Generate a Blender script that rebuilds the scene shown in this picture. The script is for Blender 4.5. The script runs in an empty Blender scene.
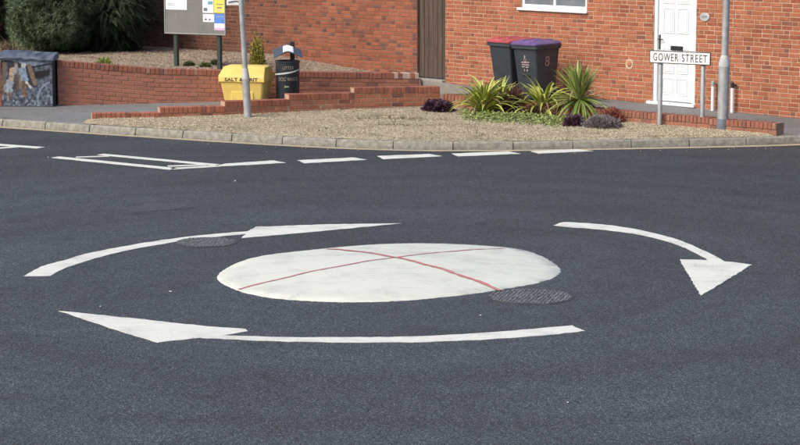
import bpy, bmesh, math, random
from mathutils import Vector, Matrix, noise as mnoise

R = math.radians
random.seed(7)
scene = bpy.context.scene
COL = scene.collection

# ------------------------------------------------------------------ camera
CAM_H = 3.85
FPX = 2200.0                      # focal length in photo pixels (photo is 800 wide)
PITCH = math.atan(330.5 / FPX)
cam_d = bpy.data.cameras.new('camera')
cam = bpy.data.objects.new('camera', cam_d)
COL.objects.link(cam)
cam.location = (0, 0, CAM_H)
cam.rotation_euler = (math.pi / 2 - PITCH, 0, 0)
cam_d.sensor_width = 36.0
cam_d.lens = 36.0 * FPX / 800.0
cam_d.clip_start = 0.5
cam_d.clip_end = 2000
scene.camera = cam

# ------------------------------------------------------------------ sky, sun, exposure
SUN_DIR = Vector((-0.60, -0.46, 0.72)).normalized()      # towards the sun
world = bpy.data.worlds.new('World')
scene.world = world
world.use_nodes = True
wn = world.node_tree
for n in list(wn.nodes):
    wn.nodes.remove(n)
w_out = wn.nodes.new('ShaderNodeOutputWorld')
w_bg = wn.nodes.new('ShaderNodeBackground')
w_sky = wn.nodes.new('ShaderNodeTexSky')
w_sky.sky_type = 'NISHITA'
w_sky.sun_disc = False
w_sky.sun_elevation = math.asin(SUN_DIR.z)
w_sky.sun_rotation = math.atan2(SUN_DIR.x, SUN_DIR.y)
w_sky.air_density = 1.0
w_sky.dust_density = 4.0
w_sky.ozone_density = 1.0
w_bg.inputs['Strength'].default_value = 0.15
wn.links.new(w_sky.outputs[0], w_bg.inputs[0])
wn.links.new(w_bg.outputs[0], w_out.inputs[0])
sun_d = bpy.data.lights.new('sun', 'SUN')
sun_d.energy = 1.5
sun_d.angle = R(20)
sun_d.color = (1.0, 0.95, 0.87)
sun = bpy.data.objects.new('sun', sun_d)
COL.objects.link(sun)
sun.location = (-30, -20, 40)
sun.rotation_euler = (-SUN_DIR).to_track_quat('-Z', 'Y').to_euler()
scene.view_settings.view_transform = 'Standard'
scene.view_settings.look = 'None'
scene.view_settings.gamma = 1.0
scene.view_settings.use_curve_mapping = False
scene.view_settings.exposure = 0.5

# ------------------------------------------------------------------ survey helpers: photo measurements -> metres on the site
CP, SP_ = math.cos(PITCH), math.sin(PITCH)


def ray(px, py):
    a = (px - 400.0) / FPX
    b = (222.5 - py) / FPX
    return Vector((a, CP + b * SP_, -SP_ + b * CP))


def gp(px, py, z=0.0):
    d = ray(px, py)
    t = (z - CAM_H) / d.z
    return Vector((d.x * t, d.y * t, z))


def gz(x, y):
    """height of the pavement behind the kerb, rising gently to the house"""
    return 0.118 + 0.012 * max(0.0, y - 36.0)


def gpp(px, py):
    z = 0.15
    for _ in range(6):
        p = gp(px, py, z)
        z = gz(p.x, p.y)
    return gp(px, py, z)


def at_y(px, py, y):
    d = ray(px, py)
    return Vector((0, 0, CAM_H)) + d * (y / d.y)


def on_plane(px, py, p, n):
    o = Vector((0, 0, CAM_H))
    d = ray(px, py)
    t = (p - o).dot(n) / d.dot(n)
    return o + d * t


def project(p):
    v = p - Vector((0, 0, CAM_H))
    depth = v.y * CP - v.z * SP_
    up = v.y * SP_ + v.z * CP
    return 400 + FPX * v.x / depth, 222.5 - FPX * up / depth, depth


def line_hit(px, p0, p1):
    """point of the plan line p0-p1 seen in photo column px"""
    k = (px - 400.0) / FPX / (CP + 0.0)
    # columns are vertical planes x = k' * (depth); depth ~ y*CP + h*SP
    best = None
    dx, dy = p1.x - p0.x, p1.y - p0.y
    kk = (px - 400.0) / FPX
    # x = kk*(y*CP + (CAM_H-0.3)*SP_)
    c = (CAM_H - 0.3) * SP_
    t = (kk * (p0.y * CP + c) - p0.x) / (dx - kk * dy * CP)
    return Vector((p0.x + dx * t, p0.y + dy * t, 0)), t


def cr(pts, n=8, closed=True):
    """Catmull-Rom through 2D/3D points"""
    out = []
    N = len(pts)
    rng = range(N) if closed else range(N - 1)
    for i in rng:
        if closed:
            a, b, c, d = pts[i - 1], pts[i], pts[(i + 1) % N], pts[(i + 2) % N]
        else:
            a, b, c, d = pts[max(i - 1, 0)], pts[i], pts[i + 1], pts[min(i + 2, N - 1)]
        for k in range(n):
            t = k / n
            out.append(tuple(0.5 * ((2 * b[j]) + (-a[j] + c[j]) * t + (2 * a[j] - 5 * b[j] + 4 * c[j] - d[j]) * t * t
                                    + (-a[j] + 3 * b[j] - 3 * c[j] + d[j]) * t ** 3) for j in range(len(b))))
    if not closed:
        out.append(tuple(pts[-1]))
    return out


# ------------------------------------------------------------------ materials
def new_mat(name):
    m = bpy.data.materials.new(name)
    m.use_nodes = True
    nt = m.node_tree
    b = nt.nodes['Principled BSDF']
    return m, nt, b


def N(nt, typ, **kw):
    n = nt.nodes.new(typ)
    for k, v in kw.items():
        if hasattr(n, k):
            setattr(n, k, v)
        else:
            n.inputs[k].default_value = v
    return n


def L(nt, a, b):
    nt.links.new(a, b)


def ramp(nt, fac, stops):
    r = nt.nodes.new('ShaderNodeValToRGB')
    e = r.color_ramp.elements
    while len(e) < len(stops):
        e.new(0.5)
    for el, (p, c) in zip(e, stops):
        el.position = p
        el.color = (c[0], c[1], c[2], 1) if not isinstance(c, (int, float)) else (c, c, c, 1)
    L(nt, fac, r.inputs[0])
    return r.outputs[0]


def mixc(nt, mode, fac, a, b):
    n = nt.nodes.new('ShaderNodeMix')
    n.data_type = 'RGBA'
    n.blend_type = mode
    if isinstance(fac, (int, float)):
        n.inputs[0].default_value = fac
    else:
        L(nt, fac, n.inputs[0])
    for s, v in ((6, a), (7, b)):
        if isinstance(v, (tuple, list)):
            n.inputs[s].default_value = (v[0], v[1], v[2], 1)
        else:
            L(nt, v, n.inputs[s])
    return n.outputs[2]


def pos(nt):
    return nt.nodes.new('ShaderNodeNewGeometry').outputs['Position']


def noise_tex(nt, scale, detail=3.0, rough=0.55, vec=None):
    n = nt.nodes.new('ShaderNodeTexNoise')
    n.inputs['Scale'].default_value = scale
    n.inputs['Detail'].default_value = detail
    n.inputs['Roughness'].default_value = rough
    L(nt, vec if vec is not None else pos(nt), n.inputs['Vector'])
    return n.outputs['Fac']


def bump(nt, b, height, strength=0.4, dist=0.01):
    n = nt.nodes.new('ShaderNodeBump')
    n.inputs['Strength'].default_value = strength
    n.inputs['Distance'].default_value = dist
    L(nt, height, n.inputs['Height'])
    L(nt, n.outputs[0], b.inputs['Normal'])


def simple(name, col, rough=0.6, metal=0.0, var=0.18, scale=6.0, bmp=0.0, bscale=80, spec=0.5):
    m, nt, b = new_mat(name)
    f = noise_tex(nt, scale, 4)
    lo = tuple(c * (1 - var) for c in col)
    hi = tuple(min(1, c * (1 + var)) for c in col)
    L(nt, ramp(nt, f, [(0.3, lo), (0.7, hi)]), b.inputs['Base Color'])
    b.inputs['Roughness'].default_value = rough
    b.inputs['Metallic'].default_value = metal
    b.inputs['Specular IOR Level'].default_value = spec
    if bmp:
        bump(nt, b, noise_tex(nt, bscale, 3), bmp, 0.005)
    return m


def asphalt(name, lo, hi, cell=95, speck=0.5, sbump=0.55, road=False):
    m, nt, b = new_mat(name)
    p = pos(nt)
    v = nt.nodes.new('ShaderNodeTexVoronoi')
    v.inputs['Scale'].default_value = cell
    L(nt, p, v.inputs['Vector'])
    sep = nt.nodes.new('ShaderNodeSeparateColor')
    L(nt, v.outputs['Color'], sep.inputs[0])
    agg = ramp(nt, sep.outputs[0], [(0.0, tuple(c * 0.4 for c in lo)), (0.28, lo), (0.88, hi),
                                    (1.0, tuple(c * (1 + speck) for c in hi))])
    big = noise_tex(nt, 0.35, 4, 0.6, p)
    mid = noise_tex(nt, 3.0, 5, 0.65, p)
    c = mixc(nt, 'MULTIPLY', 1.0, agg, ramp(nt, big, [(0.3, (0.80, 0.79, 0.78)), (0.7, (1.06, 1.08, 1.1))]))
    c = mixc(nt, 'MULTIPLY', 1.0, c, ramp(nt, mid, [(0.3, 0.84), (0.72, 1.10)]))
    if road:
        # grain clusters that still read in the middle distance
        cl = noise_tex(nt, 26, 4, 0.75, p)
        c = mixc(nt, 'MULTIPLY', 1.0, c, ramp(nt, cl, [(0.3, 0.72), (0.7, 1.22)]))
        # wheel-polished rings round the mini roundabout
        sub = nt.nodes.new('ShaderNodeVectorMath')
        sub.operation = 'DISTANCE'
        dn = nt.nodes.new('ShaderNodeTexNoise')
        dn.inputs['Scale'].default_value = 0.5
        L(nt, p, dn.inputs['Vector'])
        add = nt.nodes.new('ShaderNodeVectorMath')
        add.operation = 'MULTIPLY_ADD'
        L(nt, dn.outputs['Color'], add.inputs[0])
        add.inputs[1].default_value = (1.2, 1.2, 0)
        L(nt, p, add.inputs[2])
        L(nt, add.outputs[0], sub.inputs[0])
        sub.inputs[1].default_value = (0.5, 22.8, 0)
        rn = nt.nodes.new('ShaderNodeTexNoise')
        rn.noise_dimensions = '1D'
        rn.inputs['Scale'].default_value = 1.1
        rn.inputs['Detail'].default_value = 5
        L(nt, sub.outputs['Value'], rn.inputs['W'])
        c = mixc(nt, 'MULTIPLY', 1.0, c, ramp(nt, rn.outputs['Fac'], [(0.36, (0.86, 0.85, 0.86)), (0.62, (1.06, 1.06, 1.06))]))
        # sheen falloff put into the colour: darker, browner towards the kerb on the right
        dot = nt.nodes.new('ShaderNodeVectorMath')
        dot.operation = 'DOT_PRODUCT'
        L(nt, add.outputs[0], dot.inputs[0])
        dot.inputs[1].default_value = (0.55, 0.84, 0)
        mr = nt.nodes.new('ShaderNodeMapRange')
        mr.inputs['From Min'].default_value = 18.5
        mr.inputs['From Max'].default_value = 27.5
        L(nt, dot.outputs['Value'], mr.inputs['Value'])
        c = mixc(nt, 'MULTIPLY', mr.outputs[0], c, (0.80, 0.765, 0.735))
        # old oil drips
        od = noise_tex(nt, 1.7, 2, 0.5, p)
        c = mixc(nt, 'MULTIPLY', 1.0, c, ramp(nt, od, [(0.26, (0.72, 0.71, 0.7)), (0.34, (1, 1, 1))]))
    L(nt, c, b.inputs['Base Color'])
    b.inputs['Roughness'].default_value = 0.82
    b.inputs['Specular IOR Level'].default_value = 0.35
    inv = nt.nodes.new('ShaderNodeMath')
    inv.operation = 'MULTIPLY_ADD'
    L(nt, v.outputs['Distance'], inv.inputs[0])
    inv.inputs[1].default_value = -1.0
    inv.inputs[2].default_value = 1.0
    bump(nt, b, inv.outputs[0], sbump, 0.006)
    return m


M = {}
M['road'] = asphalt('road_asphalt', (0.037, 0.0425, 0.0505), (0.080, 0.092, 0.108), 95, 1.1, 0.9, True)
M['pave'] = asphalt('pavement_asphalt', (0.16, 0.16, 0.16), (0.235, 0.235, 0.225), 120, 0.5, 0.3)
M['ground'] = asphalt('far_ground', (0.06, 0.065, 0.07), (0.10, 0.10, 0.11), 60, 0.4, 0.2)


def paint_mat(name, col, wear=0.35, under=(0.09, 0.095, 0.105), scuff=0.5, cloud=0.9):
    m, nt, b = new_mat(name)
    p = pos(nt)
    f1 = noise_tex(nt, 2.2, 6, 0.7, p)
    f2 = noise_tex(nt, 60, 4, 0.7, p)
    tone = ramp(nt, f1, [(0.3, tuple(c * cloud for c in col)), (0.6, col)])
    tone = mixc(nt, 'MULTIPLY', 1.0, tone, ramp(nt, f2, [(0.25, 0.84), (0.55, 1.0)]))
    # rubber scuffs: long thin streaks in two directions
    for rot, off in ((0.35, 0.0), (-0.5, 7.0)):
        mp = nt.nodes.new('ShaderNodeMapping')
        mp.inputs['Scale'].default_value = (0.7, 9.0, 1)
        mp.inputs['Rotation'].default_value = (0, 0, rot)
        mp.inputs['Location'].default_value = (off, off, 0)
        L(nt, p, mp.inputs['Vector'])
        st = noise_tex(nt, 2.0, 5, 0.7, mp.outputs[0])
        tone = mixc(nt, 'MULTIPLY', scuff, tone, ramp(nt, st, [(0.33, (0.45, 0.45, 0.45)), (0.40, (1, 1, 1))]))
    mul = nt.nodes.new('ShaderNodeMath')
    mul.operation = 'MULTIPLY'
    L(nt, ramp(nt, f1, [(0.36, 1.0), (0.50, 0.0)]), mul.inputs[0])
    L(nt, ramp(nt, f2, [(0.50, 0.0), (0.60, wear)]), mul.inputs[1])
    L(nt, mixc(nt, 'MIX', mul.outputs[0], tone, under), b.inputs['Base Color'])
    b.inputs['Roughness'].default_value = 0.7
    bump(nt, b, f2, 0.3, 0.004)
    return m


M['paint'] = paint_mat('white_road_paint', (0.64, 0.645, 0.585), 0.7, scuff=0.5)
M['dome_paint'] = paint_mat('roundabout_paint', (0.59, 0.605, 0.535), 0.55, scuff=0.4, cloud=0.93)
M['yellow_paint'] = paint_mat('faded_yellow_paint', (0.44, 0.36, 0.235), 0.5, (0.2, 0.18, 0.15))
M['red_paint'] = paint_mat('red_spray_line', (0.47, 0.17, 0.17), 0.95, (0.58, 0.59, 0.53), 0.2)


def brick_mat(name, single):
    m, nt, b = new_mat(name)
    p = pos(nt)
    if single:
        src = nt.nodes.new('ShaderNodeObjectInfo').outputs['Color']
    else:
        a = nt.nodes.new('ShaderNodeAttribute')
        a.attribute_name = 'Col'
        src = a.outputs['Color']
    f = noise_tex(nt, 22, 5, 0.7, p)
    g = noise_tex(nt, 0.9, 5, 0.65, p)
    h = noise_tex(nt, 130, 2, 0.5, p)
    c = mixc(nt, 'MULTIPLY', 1.0, src, ramp(nt, f, [(0.25, 0.72), (0.72, 1.16)]))
    c = mixc(nt, 'MULTIPLY', 1.0, c, ramp(nt, g, [(0.3, (0.80, 0.78, 0.77)), (0.62, (1.04, 1.03, 1.02))]))
    L(nt, c, b.inputs['Base Color'])
    b.inputs['Roughness'].default_value = 0.88
    b.inputs['Specular IOR Level'].default_value = 0.25
    bump(nt, b, h, 0.4, 0.004)
    return m


M['brick1'] = brick_mat('fired_brick', True)
M['brickN'] = brick_mat('fired_brick_mass', False)
M['mortar'] = simple('mortar', (0.42, 0.29, 0.205), 0.95, var=0.22, scale=3, bmp=0.4, bscale=60)
M['mortar_dark'] = simple('weathered_mortar', (0.28, 0.175, 0.125), 0.95, var=0.25, scale=3, bmp=0.4, bscale=60)
M['mortar_back'] = simple('shaded_wall_mortar', (0.20, 0.115, 0.08), 0.95, var=0.3, scale=2.5, bmp=0.4, bscale=60)  # darker tone carries the back wall's shade in the mortar colour
M['concrete'] = simple('concrete', (0.235, 0.225, 0.19), 0.92, var=0.32, scale=14, bmp=0.7, bscale=35)
M['kerb_bed'] = simple('kerb_joint', (0.14, 0.13, 0.105), 0.95, var=0.3)
M['upvc'] = simple('white_plastic_door', (0.70, 0.72, 0.735), 0.3, var=0.03, scale=2)
M['glass'] = simple('window_glass', (0.16, 0.18, 0.20), 0.06, var=0.3, scale=1.5, spec=0.8)
M['curtain'] = simple('net_curtain', (0.35, 0.37, 0.39), 0.9, var=0.1)
M['black'] = simple('black_metal', (0.02, 0.021, 0.023), 0.4, var=0.2)
M['dark_plastic'] = simple('charcoal_plastic', (0.030, 0.037, 0.046), 0.55, var=0.2, scale=4, bmp=0.15, bscale=200)
M['navy_plastic'] = simple('dark_bin_plastic', (0.016, 0.021, 0.028), 0.42, var=0.25, scale=5)
M['hood'] = simple('weathered_hood', (0.05, 0.06, 0.078), 0.45, var=0.3, scale=9)
M['purple'] = simple('purple_lid', (0.125, 0.075, 0.215), 0.5, var=0.15)
M['red_lid'] = simple('red_lid', (0.38, 0.07, 0.075), 0.5, var=0.15)
M['yellow'] = simple('yellow_grit_bin', (0.70, 0.50, 0.125), 0.5, var=0.12, scale=4, bmp=0.1)
M['galv'] = simple('galvanised_steel', (0.35, 0.365, 0.375), 0.5, metal=0.35, var=0.2, scale=9, bmp=0.1, bscale=30)
M['galv_dark'] = simple('post_base_band', (0.13, 0.155, 0.185), 0.6, var=0.2, scale=9)
M['galv_light'] = simple('post_collar', (0.42, 0.43, 0.42), 0.6, var=0.15, scale=9)
M['sign_white'] = simple('sign_white', (0.74, 0.75, 0.74), 0.4, var=0.06)
M['sign_black'] = simple('sign_black', (0.02, 0.02, 0.022), 0.5, var=0.1)
M['board'] = simple('notice_board_grey', (0.165, 0.165, 0.158), 0.75, var=0.12, scale=5, bmp=0.15, bscale=140)
M['board_frame'] = simple('notice_board_frame', (0.27, 0.275, 0.27), 0.6, var=0.1)
M['green_post'] = simple('dark_green_post', (0.022, 0.042, 0.034), 0.45, var=0.15)
M['paper'] = simple('white_paper', (0.78, 0.80, 0.82), 0.8, var=0.05, scale=30)
M['paper_yellow'] = simple('yellow_paper', (0.80, 0.62, 0.10), 0.8, var=0.08, scale=30)
M['paper_blue'] = simple('blue_print', (0.09, 0.22, 0.62), 0.8, var=0.3, scale=30)
M['paper_pink'] = simple('pink_print', (0.62, 0.42, 0.62), 0.8, var=0.1, scale=30)
M['ink'] = simple('grey_print', (0.15, 0.17, 0.18), 0.8, var=0.3, scale=60)
M['ink_teal'] = simple('teal_print', (0.12, 0.33, 0.36), 0.8, var=0.3, scale=60)
M['gold'] = simple('gold_lettering', (0.52, 0.47, 0.34), 0.6, var=0.15)
M['pinkish'] = simple('pale_pink_paint', (0.36, 0.27, 0.25), 0.7, var=0.2)
M['orange_paint'] = simple('orange_number_paint', (0.36, 0.20, 0.17), 0.7, var=0.2)
M['tape'] = simple('pale_strap', (0.50, 0.52, 0.52), 0.5, var=0.2)
M['rubber'] = simple('rubber', (0.02, 0.02, 0.02), 0.8, var=0.2)
M['vent'] = simple('vent_ring', (0.46, 0.36, 0.25), 0.8, var=0.2)
M['vent_in'] = simple('vent_core', (0.40, 0.17, 0.09), 0.9, var=0.3)
M['plaque'] = simple('slate_plaque', (0.36, 0.37, 0.37), 0.6, var=0.2)
M['worn'] = simple('worn_print', (0.24, 0.25, 0.25), 0.7, var=0.35, scale=40)
M['bark'] = simple('bark', (0.075, 0.055, 0.042), 0.95, var=0.4, scale=14, bmp=0.8, bscale=30)
M['iron'] = simple('cast_iron', (0.032, 0.034, 0.037), 0.75, metal=0.0, var=0.3, scale=18)
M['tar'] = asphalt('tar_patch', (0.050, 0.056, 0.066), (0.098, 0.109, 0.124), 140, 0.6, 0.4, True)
M['white_bits'] = simple('paint_flecks', (0.6, 0.6, 0.58), 0.8, var=0.1)


def wood_mat():
    m, nt, b = new_mat('gate_timber')
    mp = nt.nodes.new('ShaderNodeMapping')
    mp.inputs['Scale'].default_value = (14, 14, 0.8)
    L(nt, pos(nt), mp.inputs['Vector'])
    f = noise_tex(nt, 2.0, 5, 0.65, mp.outputs[0])
    oi = nt.nodes.new('ShaderNodeObjectInfo').outputs['Random']
    c = ramp(nt, f, [(0.25, (0.035, 0.024, 0.018)), (0.55, (0.085, 0.058, 0.042)), (0.8, (0.14, 0.10, 0.075))])
    c = mixc(nt, 'MULTIPLY', 1.0, c, ramp(nt, oi, [(0, 0.7), (1, 1.15)]))
    L(nt, c, b.inputs['Base Color'])
    b.inputs['Roughness'].default_value = 0.85
    bump(nt, b, f, 0.5, 0.01)
    return m


M['wood'] = wood_mat()


def gravel_mat(name, cols, cell):
    m, nt, b = new_mat(name)
    p = pos(nt)
    v = nt.nodes.new('ShaderNodeTexVoronoi')
    v.inputs['Scale'].default_value = cell
    L(nt, p, v.inputs['Vector'])
    sep = nt.nodes.new('ShaderNodeSeparateColor')
    L(nt, v.outputs['Color'], sep.inputs[0])
    c = ramp(nt, sep.outputs[1], [(i / (len(cols) - 1), k) for i, k in enumerate(cols)])
    c = mixc(nt, 'MULTIPLY', 1.0, c, ramp(nt, noise_tex(nt, 2.2, 6, 0.7, p), [(0.32, (0.50, 0.47, 0.40)), (0.52, (1, 1, 1))]))
    L(nt, c, b.inputs['Base Color'])
    b.inputs['Roughness'].default_value = 0.92
    bump(nt, b, v.outputs['Distance'], 0.8, 0.02)
    return m


M['gravel'] = gravel_mat('buff_gravel', [(0.165, 0.13, 0.08), (0.32, 0.265, 0.17), (0.41, 0.345, 0.23), (0.52, 0.46, 0.335)], 40)
M['bed'] = gravel_mat('bed_gravel', [(0.13, 0.095, 0.065), (0.28, 0.21, 0.145), (0.36, 0.28, 0.20), (0.46, 0.39, 0.30)], 42)


def attr_mat(name, rough=0.7, transl=0.0, spec=0.3):
    m, nt, b = new_mat(name)
    a = nt.nodes.new('ShaderNodeAttribute')
    a.attribute_name = 'Col'
    L(nt, a.outputs['Color'], b.inputs['Base Color'])
    b.inputs['Roughness'].default_value = rough
    b.inputs['Specular IOR Level'].default_value = spec
    return m


M['attr'] = attr_mat('tinted_small_pieces', 0.85)
M['foliage'] = attr_mat('foliage', 0.6)
M['mural'] = attr_mat('painted_mural', 0.55)


def leaf_mat(name, c0, c1):
    m, nt, b = new_mat(name)
    oi = nt.nodes.new('ShaderNodeObjectInfo').outputs['Random']
    f = noise_tex(nt, 9, 3)
    c = ramp(nt, oi, [(0.0, c0), (1.0, c1)])
    c = mixc(nt, 'MULTIPLY', 1.0, c, ramp(nt, f, [(0.3, 0.8), (0.7, 1.1)]))
    L(nt, c, b.inputs['Base Color'])
    b.inputs['Roughness'].default_value = 0.42
    return m


M['leaf_green'] = leaf_mat('strap_leaf_green', (0.16, 0.23, 0.04), (0.36, 0.40, 0.07))
M['leaf_yellow'] = leaf_mat('strap_leaf_margin', (0.40, 0.43, 0.065), (0.60, 0.60, 0.16))
M['cord_green'] = leaf_mat('cordyline_leaf', (0.085, 0.16, 0.035), (0.26, 0.33, 0.075))
M['cord_yellow'] = leaf_mat('cordyline_pale', (0.20, 0.28, 0.07), (0.42, 0.43, 0.12))


# ------------------------------------------------------------------ mesh helpers
class MB:
    """collects polygons; build() links them as one mesh object"""

    def __init__(self):
        self.v, self.f, self.c, self.mi = [], [], [], []

    def add(self, verts, faces, col=None, mi=0):
        o = len(self.v)
        self.v += [tuple(p) for p in verts]
        self.f += [tuple(i + o for i in f) for f in faces]
        self.mi += [mi] * len(faces)
        if col is not None:
            self.c += [tuple(col)] * len(verts)
        return self

    def box(self, x0, x1, y0, y1, z0, z1, col=None, mi=0, mat=None):
        vs = [Vector(p) for p in ((x0, y0, z0), (x1, y0, z0), (x1, y1, z0), (x0, y1, z0),
                                  (x0, y0, z1), (x1, y0, z1), (x1, y1, z1), (x0, y1, z1))]
        if mat is not None:
            vs = [mat @ p for p in vs]
        return self.add(vs, [(0, 3, 2, 1), (4, 5, 6, 7), (0, 1, 5, 4), (1, 2, 6, 5), (2, 3, 7, 6), (3, 0, 4, 7)], col, mi)

    def cbox(self, x0, x1, y0, y1, z0, z1, c=0.006, col=None, mat=None):
        """box with chamfered edges (convex hull of its cut corners)"""
        bm = bmesh.new()
        vs = []
        for x, sx in ((x0, 1), (x1, -1)):
            for y, sy in ((y0, 1), (y1, -1)):
                for z, sz in ((z0, 1), (z1, -1)):
                    for p in ((x + sx * c, y + sy * c, z), (x + sx * c, y, z + sz * c), (x, y + sy * c, z + sz * c)):
                        vs.append(bm.verts.new(mat @ Vector(p) if mat is not None else p))
        bmesh.ops.convex_hull(bm, input=vs)
        bm.verts.ensure_lookup_table()
        bm.verts.index_update()
        self.add([v.co.copy() for v in bm.verts], [[v.index for v in f.verts] for f in bm.faces], col)
        bm.free()
        return self

    def loft(self, rings, cap0=True, cap1=True, col=None, closed=True):
        n = len(rings[0])
        vs = [p for r in rings for p in r]
        fs = []
        for i in range(len(rings) - 1):
            for j in range(n if closed else n - 1):
                k = (j + 1) % n
                fs.append((i * n + j, i * n + k, (i + 1) * n + k, (i + 1) * n + j))
        if cap0:
            fs.append(tuple(reversed(range(n))))
        if cap1:
            fs.append(tuple((len(rings) - 1) * n + j for j in range(n)))
        return self.add(vs, fs, col)

    def tube(self, pts, rad, n=10, col=None, cap=True):
        pts = [Vector(p) for p in pts]
        rr = rad if isinstance(rad, (list, tuple)) else [rad] * len(pts)
        rings = []
        for i, p in enumerate(pts):
            d = (pts[min(i + 1, len(pts) - 1)] - pts[max(i - 1, 0)])
            if d.length < 1e-9:
                d = Vector((0, 0, 1))
            q = d.normalized().to_track_quat('Z', 'Y')
            rings.append([p + q @ Vector((math.cos(a) * rr[i], math.sin(a) * rr[i], 0))
                          for a in [2 * math.pi * k / n for k in range(n)]])
        return self.loft(rings, cap, cap, col)

    def poly(self, pts, z0, z1):
        """flat outline (xy) extruded from z0 to z1"""
        n = len(pts)
        a = sum(pts[i][0] * pts[(i + 1) % n][1] - pts[(i + 1) % n][0] * pts[i][1] for i in range(n))
        if a < 0:
            pts = list(reversed(pts))
        vs = [(p[0], p[1], z1) for p in pts] + [(p[0], p[1], z0) for p in pts]
        fs = [tuple(range(n))] + [(i, n + i, n + (i + 1) % n, (i + 1) % n) for i in range(n)]
        return self.add(vs, fs)

    def mesh(self, name, mats, smooth=False):
        me = bpy.data.meshes.new(name)
        me.from_pydata(self.v, [], self.f)
        for m in (mats if isinstance(mats, (list, tuple)) else [mats]):
            me.materials.append(m)
        if any(self.mi):
            me.polygons.foreach_set('material_index', self.mi)
        if self.c and len(self.c) == len(self.v):
            at = me.color_attributes.new('Col', 'FLOAT_COLOR', 'POINT')
            flat = []
            for c in self.c:
                flat += [c[0], c[1], c[2], 1.0]
            at.data.foreach_set('color', flat)
        if smooth:
            me.polygons.foreach_set('use_smooth', [True] * len(me.polygons))
        me.update()
        return me

    def build(self, name, mats, parent=None, smooth=False, recalc=False, auto=None):
        me = self.mesh(name, mats, smooth)
        if recalc:
            bm = bmesh.new()
            bm.from_mesh(me)
            bmesh.ops.recalc_face_normals(bm, faces=bm.faces)
            bm.to_mesh(me)
            bm.free()
        if auto is not None:
            me.polygons.foreach_set('use_smooth', [True] * len(me.polygons))
            me.set_sharp_from_angle(angle=R(auto))
        return link(name, me, parent)


def link(name, data, parent=None):
    o = bpy.data.objects.new(name, data)
    COL.objects.link(o)
    if parent is not None:
        o.parent = parent
    return o


def tag(o, label=None, cat=None, group=None, kind=None):
    if label:
        o['label'] = label
    if cat:
        o['category'] = cat
    if group:
        o['group'] = group
    if kind:
        o['kind'] = kind
    return o


def thing(name, loc, label, cat, rz=0.0, group=None):
    o = link(name, None)
    o.location = loc
    o.rotation_euler = (0, 0, rz)
    return tag(o, label, cat, group)


def rrect(w, d, r, z, cx=0, cy=0, n=4):
    """rounded rectangle ring"""
    out = []
    for sx, sy, a0 in ((1, 1, 0), (-1, 1, 90), (-1, -1, 180), (1, -1, 270)):
        for k in range(n + 1):
            a = R(a0 + 90 * k / n)
            out.append((cx + sx * (w / 2 - r) + r * math.cos(a), cy + sy * (d / 2 - r) + r * math.sin(a), z))
    return out


def circ(r, z, n=24, cx=0, cy=0):
    return [(cx + r * math.cos(2 * math.pi * k / n), cy + r * math.sin(2 * math.pi * k / n), z) for k in range(n)]


def text_obj(name, s, size, mat, parent, matrix, width=None, extrude=0.0015, spacing=1.0, bold=0.0):
    cu = bpy.data.curves.new(name, 'FONT')
    cu.body = s
    cu.size = size
    cu.align_x = 'CENTER'
    cu.align_y = 'CENTER'
    cu.extrude = extrude
    cu.offset = bold
    cu.space_character = spacing
    tmp = bpy.data.objects.new('tmp', cu)
    COL.objects.link(tmp)
    bpy.context.view_layer.update()
    me = bpy.data.meshes.new_from_object(tmp)
    bpy.data.objects.remove(tmp)
    xs = [v.co.x for v in me.vertices]
    ys = [v.co.y for v in me.vertices]
    if xs:
        cx, cy = (min(xs) + max(xs)) / 2, (min(ys) + max(ys)) / 2
        kx = width / (max(xs) - min(xs)) if width else 1.0
        for v in me.vertices:
            v.co.x = (v.co.x - cx) * kx
            v.co.y = v.co.y - cy
    me.transform(matrix)
    me.materials.clear()
    me.materials.append(mat)
    return link(name, me, parent)


FRONT = Matrix.Rotation(R(90), 4, 'X')          # text plane x-y -> x-z, facing -y


# ------------------------------------------------------------------ brick walls
_brick_cache = {}


def brick_mesh(Lb, D, H):
    key = (round(Lb, 2), round(D, 3), round(H, 3))
    if key in _brick_cache:
        return _brick_cache[key]
    b = MB()
    l, h, c = key[0] / 2, key[2] / 2, 0.005
    b.loft([[(-l + c, 0, -h + c), (l - c, 0, -h + c), (l - c, 0, h - c), (-l + c, 0, h - c)],
            [(-l, c, -h), (l, c, -h), (l, c, h), (-l, c, h)],
            [(-l, key[1], -h), (l, key[1], -h), (l, key[1], h), (-l, key[1], h)]])
    me = b.mesh('brick', M['brick1'])
    _brick_cache[key] = me
    return me


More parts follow.
